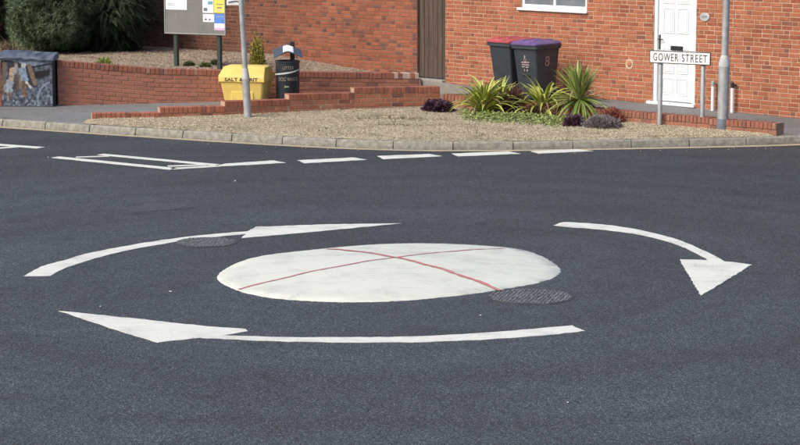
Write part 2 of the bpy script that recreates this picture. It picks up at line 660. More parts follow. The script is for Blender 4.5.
def courses(p0, p1, top0, top1, zlow, rec, pal, D, bond='garden', course=0.075, openings=(), coping=None, jitter=0.003, rng=random, phase=0.0, open0=False, open1=False):
    """brick records of one straight run, rows laid parallel to the top line"""
    p0, p1 = Vector((p0[0], p0[1], 0)), Vector((p1[0], p1[1], 0))
    u = (p1 - p0)
    Ln = u.length
    u.normalize()
    n = Vector((u.y, -u.x, 0))
    yaw = math.atan2(u.y, u.x)
    slope = math.atan2(top1 - top0, Ln)
    rot = Matrix.Rotation(yaw, 4, 'Z') @ Matrix.Rotation(-slope, 4, 'Y')
    ztop = 0.0
    if coping:
        cw, chh = 0.075, coping
        k = int(Ln / cw)
        cw = Ln / max(k, 1)
        for i in range(k):
            s = (i + 0.5) * cw
            z = top0 + (top1 - top0) * s / Ln - chh / 2
            c = p0 + u * s + n * (0.008 + rng.uniform(-jitter, jitter)) + Vector((0, 0, z + rng.uniform(-jitter, jitter)))
            rec.append((c, rot, cw - 0.011, D + 0.016, chh - 0.004, pal('coping', c), 'coping_brick'))
        ztop = chh + 0.006
    row = 0
    while True:
        zc = -ztop - course * (row + 0.5)
        if max(top0, top1) + zc < zlow:
            break
        s = 0.0
        S, Hh = 0.225, 0.1125
        if bond == 'garden':
            seq = [S, S, S, Hh]
            start = [0, -0.39375, -0.16875, -0.5625][row % 4]
        else:
            seq = [S]
            start = [0, -0.1125][row % 2]
        per = sum(seq)
        s = start - (phase % per)
        i = 0
        while s < Ln - 1e-4:
            l = seq[i % len(seq)]
            i += 1
            a, b = s, s + l
            s += l
            mid_ = (a + b) / 2
            if open0 and mid_ < 0 or open1 and mid_ >= Ln:
                continue
            if not open0:
                a = max(0.0, a)
            if not open1:
                b = min(Ln, b)
            if b - a < 0.03:
                continue
            spans = [(a, b)]
            for (oa, ob, oz0, oz1) in openings:
                zz = top0 + zc
                if oz0 < zz < oz1:
                    ns = []
                    for (x, y) in spans:
                        if y <= oa or x >= ob:
                            ns.append((x, y))
                        else:
                            if oa - x > 0.03:
                                ns.append((x, oa))
                            if y - ob > 0.03:
                                ns.append((ob, y))
                    spans = ns
            for (x, y) in spans:
                m = (x + y) / 2
                z = top0 + (top1 - top0) * m / Ln + zc
                if z < zlow:
                    continue
                c = p0 + u * m + n * rng.uniform(-jitter, jitter) + Vector((0, 0, z + rng.uniform(-0.0015, 0.0015)))
                rec.append((c, rot, y - x - 0.013, D, course - 0.0125, pal('brick', c, y - x), 'brick'))
        row += 1


def place_bricks(rec, owner, world_m, limit=300):
    """the bricks that show largest are parts of their own, the rest one part"""
    keyed = []
    for r in rec:
        w = world_m @ r[0]
        x, y, d = project(w)
        seen = -15 < x < 815 and -12 < y < 460
        keyed.append((0 if seen else 1, d / (r[2] ** 0.5), r))
    keyed.sort(key=lambda k: (k[0], k[1]))
    singles = [k for k in keyed[:limit] if k[0] == 0]
    rest = keyed[len(singles):]
    for _, _, (c, rot, l, D, h, col, nm) in singles:
        o = link(nm, brick_mesh(l, D, h), owner)
        o.matrix_local = Matrix.Translation(c) @ rot
        o.color = (col[0], col[1], col[2], 1)
    if rest:
        b = MB()
        for _, _, (c, rot, l, D, h, col, nm) in rest:
            mt = Matrix.Translation(c) @ rot
            x, z, cc = l / 2, h / 2, 0.005
            rings = [[mt @ Vector(q) for q in ((-x + cc, 0, -z + cc), (x - cc, 0, -z + cc), (x - cc, 0, z - cc), (-x + cc, 0, z - cc))],
                     [mt @ Vector(q) for q in ((-x, cc, -z), (x, cc, -z), (x, cc, z), (-x, cc, z))],
                     [mt @ Vector(q) for q in ((-x, D, -z), (x, D, -z), (x, D, z), (-x, D, z))]]
            b.loft(rings, col=col)
        tag(b.build('brickwork', M['brickN'], owner), kind='stuff')


def core(p0, p1, top0, top1, zlow, inset, thick, drop=0.012):
    """mortar core of a run: returns 8 corners as an MB"""
    p0, p1 = Vector((p0[0], p0[1], 0)), Vector((p1[0], p1[1], 0))
    u = (p1 - p0).normalized()
    n = Vector((u.y, -u.x, 0))
    a = [p0 - n * inset, p1 - n * inset, p1 - n * thick, p0 - n * thick]
    t = [top0 - drop, top1 - drop, top1 - drop, top0 - drop]
    vs = [(q.x, q.y, zlow) for q in a] + [(q.x, q.y, z) for q, z in zip(a, t)]
    return vs, [(0, 3, 2, 1), (4, 5, 6, 7), (0, 1, 5, 4), (1, 2, 6, 5), (2, 3, 7, 6), (3, 0, 4, 7)]


def lerp(a, b, t):
    return tuple(x + (y - x) * t for x, y in zip(a, b))


def pal_house(kind, c, ln=0.2):
    r = random.random()
    base = lerp((0.335, 0.118, 0.062), (0.39, 0.146, 0.080), random.random())
    if ln < 0.13 and r < 0.5:
        base = lerp((0.20, 0.085, 0.058), (0.31, 0.108, 0.062), random.random())
    elif r < 0.03:
        base = (0.22, 0.092, 0.066)
    elif r < 0.20:
        base = (0.285, 0.096, 0.053)
    return base


def pal_back(kind, c, ln=0.2):
    r = random.random()
    base = lerp((0.27, 0.092, 0.052), (0.335, 0.118, 0.066), random.random())
    if ln < 0.13 and r < 0.5:
        base = lerp((0.11, 0.06, 0.05), (0.19, 0.078, 0.056), random.random())
    elif r < 0.05:
        base = (0.17, 0.078, 0.06)
    elif r < 0.25:
        base = (0.235, 0.082, 0.05)
    shade = min(max((10.6 - c.x) / 2.5, 0), 1)          # shade put into the brick colour behind the notice board: darker, browner
    return lerp(base, tuple(v * k_ for v, k_ in zip(base, (0.46, 0.56, 0.66))), shade)


def pal_garden(kind, c, ln=0.2):
    r = random.random()
    base = lerp((0.33, 0.125, 0.072), (0.41, 0.168, 0.10), random.random())
    if kind == 'coping':
        base = lerp((0.28, 0.105, 0.066), (0.38, 0.142, 0.09), random.random())
    if r < 0.10:
        base = lerp((0.17, 0.08, 0.062), (0.23, 0.09, 0.068), random.random())
    elif r < 0.13:
        base = (0.38, 0.2, 0.14)
    return base


def pal_edge(kind, c, ln=0.2):
    return lerp(pal_garden(kind, c, ln), (0.25, 0.125, 0.09), 0.45)


def pal_rear(kind, c, ln=0.2):
    base = pal_garden(kind, c, ln)
    base = lerp(base, (0.24, 0.105, 0.08), 0.35)
    return base


# ================================================================== THE SETTING
# ---- ground and road
g = MB()
g.add([(-600, -200, -0.06), (600, -200, -0.06), (600, 1200, -0.06), (-600, 1200, -0.06)], [(0, 1, 2, 3)])
tag(g.build('ground', M['ground']), kind='structure')

KERB_PX = [(-160, 113), (-80, 120), (0, 126), (80, 131.6), (160, 136.8), (220, 140.6), (280, 144.2), (350, 147.6),
           (420, 149.6), (480, 149.8), (540, 149.3), (600, 148.3), (680, 146.8), (760, 145.0), (800, 143.6), (880, 140.5), (980, 136)]
kerb_line = [Vector(p) for p in cr([tuple(gp(x, y, 0.0)) for x, y in KERB_PX], 24, False)]
cum = [0.0]
for a, b in zip(kerb_line, kerb_line[1:]):
    cum.append(cum[-1] + (b - a).length)


def kerb_at(s):
    s = min(max(s, 0), cum[-1] - 1e-6)
    lo = 0
    hi = len(cum) - 1
    while hi - lo > 1:
        mid = (lo + hi) // 2
        if cum[mid] <= s:
            lo = mid
        else:
            hi = mid
    t = (s - cum[lo]) / (cum[hi] - cum[lo])
    return kerb_line[lo].lerp(kerb_line[hi], t)


def kerb_normal(s):
    """unit vector from the road towards the pavement"""
    d = (kerb_at(s + 0.05) - kerb_at(s - 0.05)).normalized()
    return Vector((-d.y, d.x, 0))


r = MB()
r.add([(-90, -12, 0), (90, -12, 0), (90, 62, 0), (-90, 62, 0)], [(0, 1, 2, 3)])
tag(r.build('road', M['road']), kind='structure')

kerb = MB()
# a concrete bed under the stones carries them as parts
bed_l, bed_r = [], []
ns = 160
for i in range(ns + 1):
    s = cum[-1] * i / ns
    p, n = kerb_at(s), kerb_normal(s)
    bed_l.append(p + n * 0.062)
    bed_r.append(p + n * 0.112)
vs = [(p.x, p.y, 0.098) for p in bed_l] + [(p.x, p.y, 0.098) for p in bed_r] + [(p.x, p.y, -0.04) for p in bed_l]
k = ns + 1
fs = [(i, i + 1, k + i + 1, k + i) for i in range(ns)] + [(2 * k + i, 2 * k + i + 1, i + 1, i) for i in range(ns)]
kerb.add(vs, fs)
kerb_o = tag(kerb.build('kerb', M['kerb_bed']), kind='structure')
kerb_meshes = []
for q in range(5):
    b = MB()
    prof = [(0.0, -0.045), (0.004, 0.045), (0.012, 0.098), (0.024, 0.115), (0.042, 0.1205), (0.125, 0.1205), (0.125, -0.045)]
    rings = []
    ln = 0.897
    for j in range(7):
        x = -ln / 2 + ln * j / 6
        e = 0.004 if j in (0, 6) else 0.0
        rings.append([(x, y + (e if a in (2, 3, 4) else 0) + random.uniform(-.0015, .0015),
                       z - (e if a in (2, 3, 4, 5) else 0) + (random.uniform(-.002, .002) if z > 0 else 0)) for a, (y, z) in enumerate(prof)])
    b.loft(rings)
    kerb_meshes.append(b.mesh('kerbstone', M['concrete']))
s = 0.28
i = 0
while s + 0.9 < cum[-1]:
    a, b_ = kerb_at(s), kerb_at(s + 0.905)
    d = b_ - a
    o = link('kerbstone', kerb_meshes[i % 5], kerb_o)
    o.location = (a + b_) / 2 + Vector((0, 0, random.uniform(-0.003, 0.003)))
    o.rotation_euler = (0, 0, math.atan2(d.y, d.x) + random.uniform(-0.004, 0.004))
    s += 0.914
    i += 1

# ---- faded yellow line along the channel
yl = MB()
a_, b_ = [], []
for i in range(221):
    s = cum[-1] * i / 220
    p, n = kerb_at(s), kerb_normal(s)
    a_.append(p - n * (0.215 + random.uniform(-.006, .006)))
    b_.append(p - n * (0.045 + random.uniform(-.006, .006)))
vs = [(p.x, p.y, 0.004) for p in a_] + [(p.x, p.y, 0.004) for p in b_]
yl.add(vs, [(i, i + 1, 221 + i + 1, 221 + i) for i in range(220)])
tag(yl.build('yellow_line', M['yellow_paint']), 'faded yellow line painted along the foot of the kerb', 'road marking')

# ---- pavement behind the kerb
pv = MB()
cols = 120
rows = [0, 0.5, 1.0, 1.8, 3, 5, 7, 10, 16, 26]
vs = []
for i in range(cols + 1):
    s = cum[-1] * i / cols
    p, n = kerb_at(s), kerb_normal(s)
    base = p + n * 0.12
    fan = Vector((base.x * 0.03, 1, 0)).normalized()
    for rr_ in rows:
        q = base + fan * rr_
        vs.append((q.x, q.y, gz(q.x, q.y) - 0.002))
m_ = len(rows)
fs = [(i * m_ + j, (i + 1) * m_ + j, (i + 1) * m_ + j + 1, i * m_ + j + 1) for i in range(cols) for j in range(m_ - 1)]
pv.add(vs, fs)
tag(pv.build('pavement', M['pave'], smooth=True), kind='structure')

# ---- plan of the walls (metres), surveyed from the photograph
HA = Vector((6.62, 36.5, 0))           # house wall, right
HB = Vector((0.87, 42.5, 0))           # house wall, left corner at the gate
h_u = (HA - HB).normalized()
h_n = Vector((h_u.y, -h_u.x, 0))
H_YAW = math.atan2(h_u.y, h_u.x)
GATE_L = line_hit(417, HB, HB - h_u)[0]
BACK_R = GATE_L.copy()
BACK_L = BACK_R + Vector((-0.77, 0.64, 0)).normalized() * 13.0
REAR_L = at_y(4, 105, 38.45)
REAR = [(-5.98 - 0.0, 38.5), (-4.2, 38.9), (-3.15, 39.1), (-1.75, 39.4), (0.37, 39.85)]
REAR_TOPZ = []


def rear_pt(px):
    return line_hit(px, Vector((-5.98, 38.5, 0)), Vector((0.37, 39.85, 0)))[0]


def z_at(py, y, px=400):
    return at_y(px, py, y).z


# ---- front low wall, in rising steps, then along the planting to the street sign
front_px = [(92, 120.3), (160, 118.8), (225, 116.6), (289, 113.4), (354, 110.4), (440, 107.4)]
front_pts = [gpp(x, y) for x, y in front_px]
side_pts = [front_pts[-1], gpp(640, 124.2), gpp(776, 136.3)]

# ---- gravel strip between kerb and low wall
wall_line = [(p.x, p.y) for p in front_pts] + [(p.x, p.y) for p in side_pts[1:]]


def wall_y(x):
    if x <= wall_line[0][0]:
        return wall_line[0][1]
    for (x0, y0), (x1, y1) in zip(wall_line, wall_line[1:]):
        if x0 <= x <= x1:
            return y0 + (y1 - y0) * (x - x0) / (x1 - x0)
    return wall_line[-1][1]


def kerb_back_y(x):
    best = None
    for a, b in zip(kerb_line, kerb_line[1:]):
        if a.x <= x <= b.x:
            return a.y + (b.y - a.y) * (x - a.x) / (b.x - a.x) + 0.13
    return kerb_line[-1].y


X0, X1 = wall_line[0][0] - 0.1, wall_line[-1][0] + 0.25


def gravel_z(x, y):
    e = min((x - X0) / 0.25, (X1 - x) / 0.25, (y - kerb_back_y(x)) / 0.12, 1.0)
    e = max(e, 0.0)
    h = mnoise.noise(Vector((x * 1.3, y * 1.3, 0))) * 0.012 + mnoise.noise(Vector((x * 5, y * 5, 3))) * 0.006
    return gz(x, y) + 0.004 + e * (0.024 + h)


gs = MB()
nx, ny = 260, 26
vs = []
for i in range(nx + 1):
    x = X0 + (X1 - X0) * i / nx
    ya, yb = kerb_back_y(x), max(wall_y(x) + 0.12, kerb_back_y(x) + 0.1)
    for j in range(ny + 1):
        y = ya + (yb - ya) * j / ny
        vs.append((x, y, gravel_z(x, y)))
gs.add(vs, [(i * (ny + 1) + j, (i + 1) * (ny + 1) + j, (i + 1) * (ny + 1) + j + 1, i * (ny + 1) + j + 1) for i in range(nx) for j in range(ny)])
tag(gs.build('gravel_strip', M['gravel'], smooth=True), kind='structure')


def stones(name, count, sampler, cols, smin, smax):
    b = MB()
    for _ in range(count):
        x, y, z = sampler()
        s = random.uniform(smin, smax)
        q = Matrix.Rotation(random.uniform(0, 6.28), 3, 'Z') @ Matrix.Rotation(random.uniform(-.5, .5), 3, 'X')
        pts = [(1, 0, 0), (0, 1, 0), (-1, 0, 0), (0, -1, 0), (0, 0, .7), (0, 0, -.7)]
        vs = [Vector((x, y, z)) + q @ (Vector(p) * s * random.uniform(.7, 1.15)) for p in pts]
        c = lerp(cols[0], cols[1], random.random())
        k_ = random.uniform(.75, 1.15)
        b.add(vs, [(0, 1, 4), (1, 2, 4), (2, 3, 4), (3, 0, 4), (1, 0, 5), (2, 1, 5), (3, 2, 5), (0, 3, 5)], tuple(v * k_ for v in c))
    return b.build(name, M['attr'])


def samp_front():
    while True:
        x = random.uniform(X0 + 0.05, X1 - 0.1)
        ya, yb = kerb_back_y(x), wall_y(x)
        if yb > ya:
            y = random.uniform(ya, yb)
            return x, y, gravel_z(x, y) + 0.002


tag(stones('loose_gravel', 16000, samp_front, ((0.22, 0.175, 0.11), (0.54, 0.475, 0.34)), 0.007, 0.018),
    'buff gravel lying between the kerb and the low brick wall', 'gravel', kind='stuff')

def samp_spill():
    while True:
        s_ = random.uniform(0, cum[-1])
        p, n = kerb_at(s_), kerb_normal(s_)
        if not (X0 + .5 < p.x < X1 - .3):
            continue
        off = random.uniform(.04, .16) if random.random() < .6 else -random.expovariate(5)
        q = p + n * off
        return q.x, q.y, (.126 if off > 0 else .005)


tag(stones('spilled_gravel', 420, samp_spill, ((0.24, 0.19, 0.12), (0.5, 0.43, 0.31)), 0.006, 0.013),
    'stray gravel spilled on the kerb and in the gutter', 'gravel', kind='stuff')

# ---- raised bed behind the rear wall


def bed_z(x, y):
    t = min(max((x + 6.0) / 6.2, 0), 1)
    back = 0.53 - 0.28 * max(0, t - 0.55) / 0.45
    front = 0.60 - 0.30 * t
    yf = 38.5 + (x + 5.98) * 0.2126
    yb = BACK_R.y + (BACK_R.x - x) * (0.64 / 0.77)
    k_ = min(max((y - yf) / max(yb - yf, .1), 0), 1)
    return front + (back - front) * k_ + mnoise.noise(Vector((x * 1.1, y * 1.1, 9))) * 0.03 + mnoise.noise(Vector((x * 4, y * 4, 1))) * 0.012


bd = MB()
nx, ny = 90, 40
vs = []
for i in range(nx + 1):
    x = -12.0 + (0.40 + 12.0) * i / nx
    yf = 38.5 + (x + 5.98) * 0.2126 + 0.12
    yb = BACK_R.y + (BACK_R.x - x) * (0.64 / 0.77) + 0.05
    for j in range(ny + 1):
        y = yf + (yb - yf) * j / ny
        vs.append((x, y, bed_z(x, y)))
# skirt on the right edge down to the path
base_i = len(vs)
for j in range(ny + 1):
    v = vs[nx * (ny + 1) + j]
    vs.append((v[0] + 0.04, v[1], 0.05))
fs = [(i * (ny + 1) + j, (i + 1) * (ny + 1) + j, (i + 1) * (ny + 1) + j + 1, i * (ny + 1) + j + 1) for i in range(nx) for j in range(ny)]
fs += [(nx * (ny + 1) + j, base_i + j, base_i + j + 1, nx * (ny + 1) + j + 1) for j in range(ny)]
bd.add(vs, fs)
tag(bd.build('gravel_bed', M['bed'], smooth=True), kind='structure')


def samp_bed():
    while True:
        x = random.uniform(-8.5, 0.35)
        yf = 38.5 + (x + 5.98) * 0.2126 + 0.3
        yb = BACK_R.y + (BACK_R.x - x) * (0.64 / 0.77)
        y = random.uniform(yf, yb)
        return x, y, bed_z(x, y) + 0.003


tag(stones('bed_gravel', 11000, samp_bed, ((0.17, 0.12, 0.08), (0.44, 0.36, 0.27)), 0.008, 0.024),
    'tan gravel covering the raised bed behind the wall', 'gravel', kind='stuff')


def litter_samp():
    while True:
        x = random.uniform(-8.5, -3.4)
        yf = 38.5 + (x + 5.98) * 0.2126 + 0.4
        yb = BACK_R.y + (BACK_R.x - x) * (0.64 / 0.77)
        y = random.uniform(yf + (yb - yf) * 0.25, yb)
        return x, y, bed_z(x, y)


lt = MB()
for _ in range(1100):
    x, y, z = litter_samp()
    q = Matrix.Rotation(random.uniform(0, 6.28), 3, 'Z') @ Matrix.Rotation(random.uniform(-.6, .6), 3, 'X')
    s = random.uniform(.015, .035)
    o_ = Vector((x, y, z + .014))
    c = lerp((0.10, 0.055, 0.03), (0.30, 0.19, 0.10), random.random())
    lt.add([o_ + q @ (Vector(p) * s) for p in ((-1, 0, 0), (0, -.5, .15), (1, 0, 0), (0, .5, .15))], [(0, 1, 2), (0, 2, 3)], c)
tag(lt.build('leaf_litter', M['attr']), 'brown dead leaves strewn over the raised bed under the conifers', 'leaf litter', kind='stuff')

# ================================================================== BRICK HOUSE
house = thing('brick_house', HB, 'orange brick house front with white door and window beside the wheelie bins', 'house', H_YAW)
HW = house.matrix_basis.copy()
HINV = (Matrix.Translation(HB) @ Matrix.Rotation(H_YAW, 4, 'Z')).inverted()
HMAT = HINV.inverted()


def hw(px, py, off=0.0):
    """photo point on the house wall plane -> house-local (s, z)"""
    p = on_plane(px, py, HB + h_n * off, h_n)
    q = HINV @ p
    return q.x, q.z


H_LEN, H_TOP = 10.6, 3.0
ds0, dz_b = hw(652.2, 103.5)
ds1, _ = hw(694.2, 106.0)
dz_b = gz(*(HMAT @ Vector(((ds0 + ds1) / 2, 0, 0))).xy) + 0.06
dz_t = dz_b + 2.10
ws0, wz = hw(521, 9.5)
ws1, _ = hw(586.5, 11.0)
wz0 = hw(550, 8.5)[1]
wz1 = wz0 + 1.1
openings = [(ds0, ds1, -1, dz_t), (ws0, ws1, wz0 - 0.03, wz1)]
HT = 0.32


def wall_core(name, Ln, z0, z1, ops, inset, thick, mat, parent):
    b = MB()
    xs = sorted({0.0, Ln} | {v for o in ops for v in (o[0], o[1])})
    zs = sorted({z0, z1} | {max(o[2], z0) for o in ops} | {min(o[3], z1) for o in ops})
    for xa, xb in zip(xs, xs[1:]):
        for za, zb in zip(zs, zs[1:]):
            mx, mz = (xa + xb) / 2, (za + zb) / 2
            if any(o[0] < mx < o[1] and o[2] < mz < o[3] for o in ops):
                continue
            b.box(xa, xb, inset, thick, za, zb)
    return b.build(name, mat, parent)


h_wall = wall_core('wall', H_LEN, -0.1, H_TOP, openings, 0.007, HT, M['mortar'], house)
rec = []
courses((0, 0), (H_LEN, 0), H_TOP, H_TOP, 0.02, rec, pal_house, 0.10, 'garden', openings=openings)
place_bricks(rec, h_wall, HMAT)
# interior backing so that the openings are not see-through
b = MB()
b.box(0.05, H_LEN - 0.05, HT + 0.9, HT + 1.0, 0, H_TOP)
b.box(0.05, H_LEN - 0.05, HT, HT + 0.95, H_TOP - 0.05, H_TOP)
b.build('inner_wall', M['mortar_dark'], house)

# door
dm = (ds0 + ds1) / 2
dwid = ds1 - ds0
fr = MB()
fw = 0.075
fy0, fy1 = 0.02, 0.09
fr.cbox(ds0, ds0 + fw, fy0, fy1, dz_b, dz_t)
fr.cbox(ds1 - fw, ds1, fy0, fy1, dz_b, dz_t)
fr.cbox(ds0 + fw, ds1 - fw, fy0, fy1, dz_t - fw, dz_t)
door_frame = fr.build('door_frame', M['upvc'], house)
sl = MB()
sl.cbox(ds0 - 0.10, ds1 + 0.03, -0.06, 0.1, dz_b - 0.06, dz_b - 0.002, 0.01)
sl.build('door_sill', M['upvc'], door_frame)
d = MB()
a0, a1 = ds0 + fw + 0.005, ds1 - fw - 0.005
d.cbox(a0, a1, 0.045, 0.10, dz_b + 0.012, dz_t - fw - 0.006, 0.004)
door = d.build('door', M['upvc'], house)
dw = a1 - a0
for col_i in range(2):
    for (za, zb) in ((0.12, 0.42), (0.50, 0.94), (1.20, 1.64), (1.72, 1.95)):
        p = MB()
        x0 = a0 + dw * (0.14 + 0.40 * col_i)
        x1 = x0 + dw * 0.32
        z0, z1 = dz_b + za, dz_b + zb
        w = 0.018
        p.cbox(x0, x1, 0.034, 0.0452, z0, z0 + w, 0.003)
        p.cbox(x0, x1, 0.034, 0.0452, z1 - w, z1, 0.003)
        p.cbox(x0, x0 + w, 0.034, 0.0452, z0 + w, z1 - w, 0.003)
        p.cbox(x1 - w, x1, 0.034, 0.0452, z0 + w, z1 - w, 0.003)
        p.cbox(x0 + .035, x1 - .035, 0.037, 0.0452, z0 + .035, z1 - .035, 0.003)
        p.build('door_panel', M['upvc'], door)
lx0, lz0 = hw(669.5, 50.0)
lx1, lz1 = hw(681.5, 46.3)
p = MB()
p.cbox(lx0, lx1, 0.022, 0.0455, lz0, lz0 + 0.075, 0.004)
p.cbox(lx0 + .02, lx1 - .02, 0.016, 0.023, lz0 + .02, lz0 + .058, 0.002)
p.build('letterbox', M['black'], door)
hx, hz = hw(658.3, 42)
p = MB()
p.cbox(hx - .018, hx + .018, 0.033, 0.0455, hz - .13, hz + .13, 0.004)
p.tube([(hx, 0.035, hz + .05), (hx, -0.005, hz + .05), (hx + .02, -0.012, hz + .05), (hx + .11, -0.012, hz + .05)], 0.010, 8)
p.build('handle', M['black'], door)

# window
wf = MB()
f = 0.06
y0, y1 = 0.03, 0.095
wm = hw(553.5, 4)[0]
wf.cbox(ws0, ws0 + f, y0, y1, wz0, wz1)
wf.cbox(ws1 - f, ws1, y0, y1, wz0, wz1)
wf.cbox(ws0 + f, ws1 - f, y0, y1, wz0, wz0 + f)
wf.cbox(ws0 + f, ws1 - f, y0, y1, wz1 - f, wz1)
wf.cbox(wm - f / 2, wm + f / 2, y0 - .004, y1, wz0 + f, wz1 - f)
win = wf.build('window', M['upvc'], house)
for xa, xb in ((ws0 + f, wm - f / 2), (wm + f / 2, ws1 - f)):
    p = MB()
    p.box(xa, xb, 0.055, 0.062, wz0 + f, wz1 - f)
    p.build('pane', M['glass'], win)
p = MB()
p.cbox(ws0 - .07, ws1 + .04, -0.05, 0.11, wz0 - .055, wz0 - .003, 0.008)
p.build('sill', M['upvc'], win)

# wall plaque, vent, pipes
qx, qz = hw(705, 16.8)
p = MB()
rg = lambda k_, y: [(qx + .105 * k_ * math.cos(a), y, qz + .075 * k_ * math.sin(a)) for a in [2 * math.pi * i / 28 for i in range(28)]]
p.loft([rg(1, 0.0), rg(1, -0.012), rg(.92, -0.018)])
plq = p.build('house_number_plaque', M['plaque'], house, recalc=True)
p = MB()
p.cbox(qx - .06, qx + .06, -.0215, -.0175, qz - .018, qz + .022, .002)
p.build('worn_inscription', M['worn'], plq)
qx, qz = hw(629.5, 64)
p = MB()
rc = lambda rr, y: [(qx + rr * math.cos(a), y, qz + rr * math.sin(a)) for a in [2 * math.pi * i / 24 for i in range(24)]]
p.loft([rc(.095, 0.004), rc(.09, -0.008), rc(.062, -0.010), rc(.055, 0.0)], False, False)
vt = p.build('wall_vent', M['vent'], house, recalc=True)
p = MB()
p.loft([rc(.06, -.001), rc(.03, -.02), rc(.012, -.024)], True, True)
p.build('vent_core', M['vent_in'], vt, recalc=True)
for px, py in ((716, 112), (735.5, 113.3)):
    qx, _ = hw(px, py)
    bz = gz(*(HMAT @ Vector((qx, -.1, 0))).xy)
    p = MB()
    p.tube([(qx, -.10, bz - .02), (qx, -.10, bz + .42)], 0.030, 12)
    po = p.build('pipe', M['upvc'], house, recalc=True)
    p = MB()
    p.tube([(qx, -.10, bz + .421), (qx, -.10, bz + .50), (qx, -.10, bz + .515)], [0.033, 0.033, 0.018], 12)
    p.tube([(qx, -.10, bz + .46), (qx, 0.0, bz + .46)], 0.014, 8)
    p.build('pipe_cap', M['black'] if px > 720 else M['galv'], po, recalc=True)

# ================================================================== GATE
gw = (HB - GATE_L).length
gate = thing('timber_gate', GATE_L, 'tall dark brown vertical board gate between the two brick walls', 'gate', H_YAW)
gzb = gz(GATE_L.x, GATE_L.y)
nb = 6
bwid = (gw - 0.03) / nb
for i in range(nb):
    p = MB()
    x0 = 0.015 + i * bwid
    p.cbox(x0 + .004, x0 + bwid - .004, 0.06 + random.uniform(-.004, .004), 0.085, gzb + .07, gzb + 2.2 + random.uniform(-.01, .01), 0.004)
    p.build('board', M['wood'], gate)
for zz in (0.35, 1.2, 1.95):
    p = MB()
    p.cbox(0.02, gw - 0.02, 0.088, 0.125, gzb + zz, gzb + zz + .1, 0.005)
    p.build('rail', M['wood'], gate)
p = MB()
p.cbox(0.0, gw, -0.08, 0.25, gzb - 0.15, gzb + 0.05, 0.015)
p.build('step', M['concrete'], gate)

pth = MB()
pp = [gpp(x, y) for x, y in ((420.5, 79.5), (447, 83.0), (476, 92.5), (462, 97.5), (424, 90))]
pth.poly([(q.x, q.y) for q in pp], 0.05, gz(pp[0].x, pp[0].y) + 0.004)
tag(pth.build('path', M['concrete']), kind='structure')

# ================================================================== BACK WALL (behind the raised bed)
bu = (BACK_R - BACK_L).normalized()
B_YAW = math.atan2(bu.y, bu.x)
back = thing('brick_boundary_wall', BACK_L, 'high brown brick wall behind the notice board and raised bed', 'wall', B_YAW)
BMAT = Matrix.Translation(BACK_L) @ Matrix.Rotation(B_YAW, 4, 'Z')
BL = (BACK_R - BACK_L).length
p = MB()
p.box(0, BL, 0.006, 0.21, -0.1, 2.7)
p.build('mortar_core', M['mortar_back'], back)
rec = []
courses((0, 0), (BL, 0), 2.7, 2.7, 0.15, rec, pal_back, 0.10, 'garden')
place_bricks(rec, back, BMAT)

# ================================================================== REAR GARDEN WALL (retains the bed)


def build_wall(name, label, runs, pal, mort, zlow, thick=0.215, coping=0.105, bond='stretch', limit=300, level_run=False):
    P = Vector((runs[0][0].x, runs[0][0].y, 0))
    w = thing(name, P, label, 'wall')
    rec = []
    cm = MB()
    ph_ = 0.0
    for ri, (a, b, ta, tb, zl) in enumerate(runs):
        cont = level_run
        la, lb = a - P, b - P
        vs, fs = core(la, lb, ta, tb, zl - 0.15, 0.008, thick - 0.008)
        cm.add(vs, fs)
        courses(la, lb, ta, tb, zl - 0.02, rec, pal, thick, bond, coping=coping, phase=ph_ if cont else 0.0,
                open0=cont and ri > 0, open1=cont and ri < len(runs) - 1)
        ph_ += (lb - la).length
    cm.build('mortar_core', mort, w)
    place_bricks(rec, w, Matrix.Translation(P), limit)
    return w


def zt(px, py, p):
    return at_y(px, py, p.y).z


rp = {px: rear_pt(px) for px in (-70, 2, 58, 110, 160, 220, 302, 419)}
tops = {-70: 64, 2: 61.5, 58: 60.3, 110: 64.6, 160: 68.6, 220: 70.0, 302: 71.6, 419: 73.2}
rz_ = {k_: zt(k_, tops[k_], rp[k_]) for k_ in rp}


def pal_rear_main(kind, c, ln=0.2):
    base = pal_rear(kind, c, ln)
    x = c.x + rp[58].x
    if x < -2.9 and kind != 'coping':
        base = lerp(base, (0.40, 0.165, 0.115), 0.6)
    if kind == 'coping' and x > -0.25 and random.random() < 0.45:
        base = (0.46, 0.34, 0.27)
    return base


runs = []
ks = [58, 110, 160, 220, 302, 419]
for a, b_ in zip(ks, ks[1:]):
    runs.append((rp[a], rp[b_], rz_[a], rz_[b_], 0.10))
build_wall('garden_wall', 'long weathered brick retaining wall behind the yellow grit bin and the litter bin', runs, pal_rear_main, M['mortar_dark'], 0.1, level_run=True)
build_wall('garden_wall', 'short end of brick wall at the left edge, left of the painted cabinet',
           [(rp[-70], rp[2], rz_[-70], rz_[2], 0.10)], pal_rear, M['mortar_dark'], 0.1)

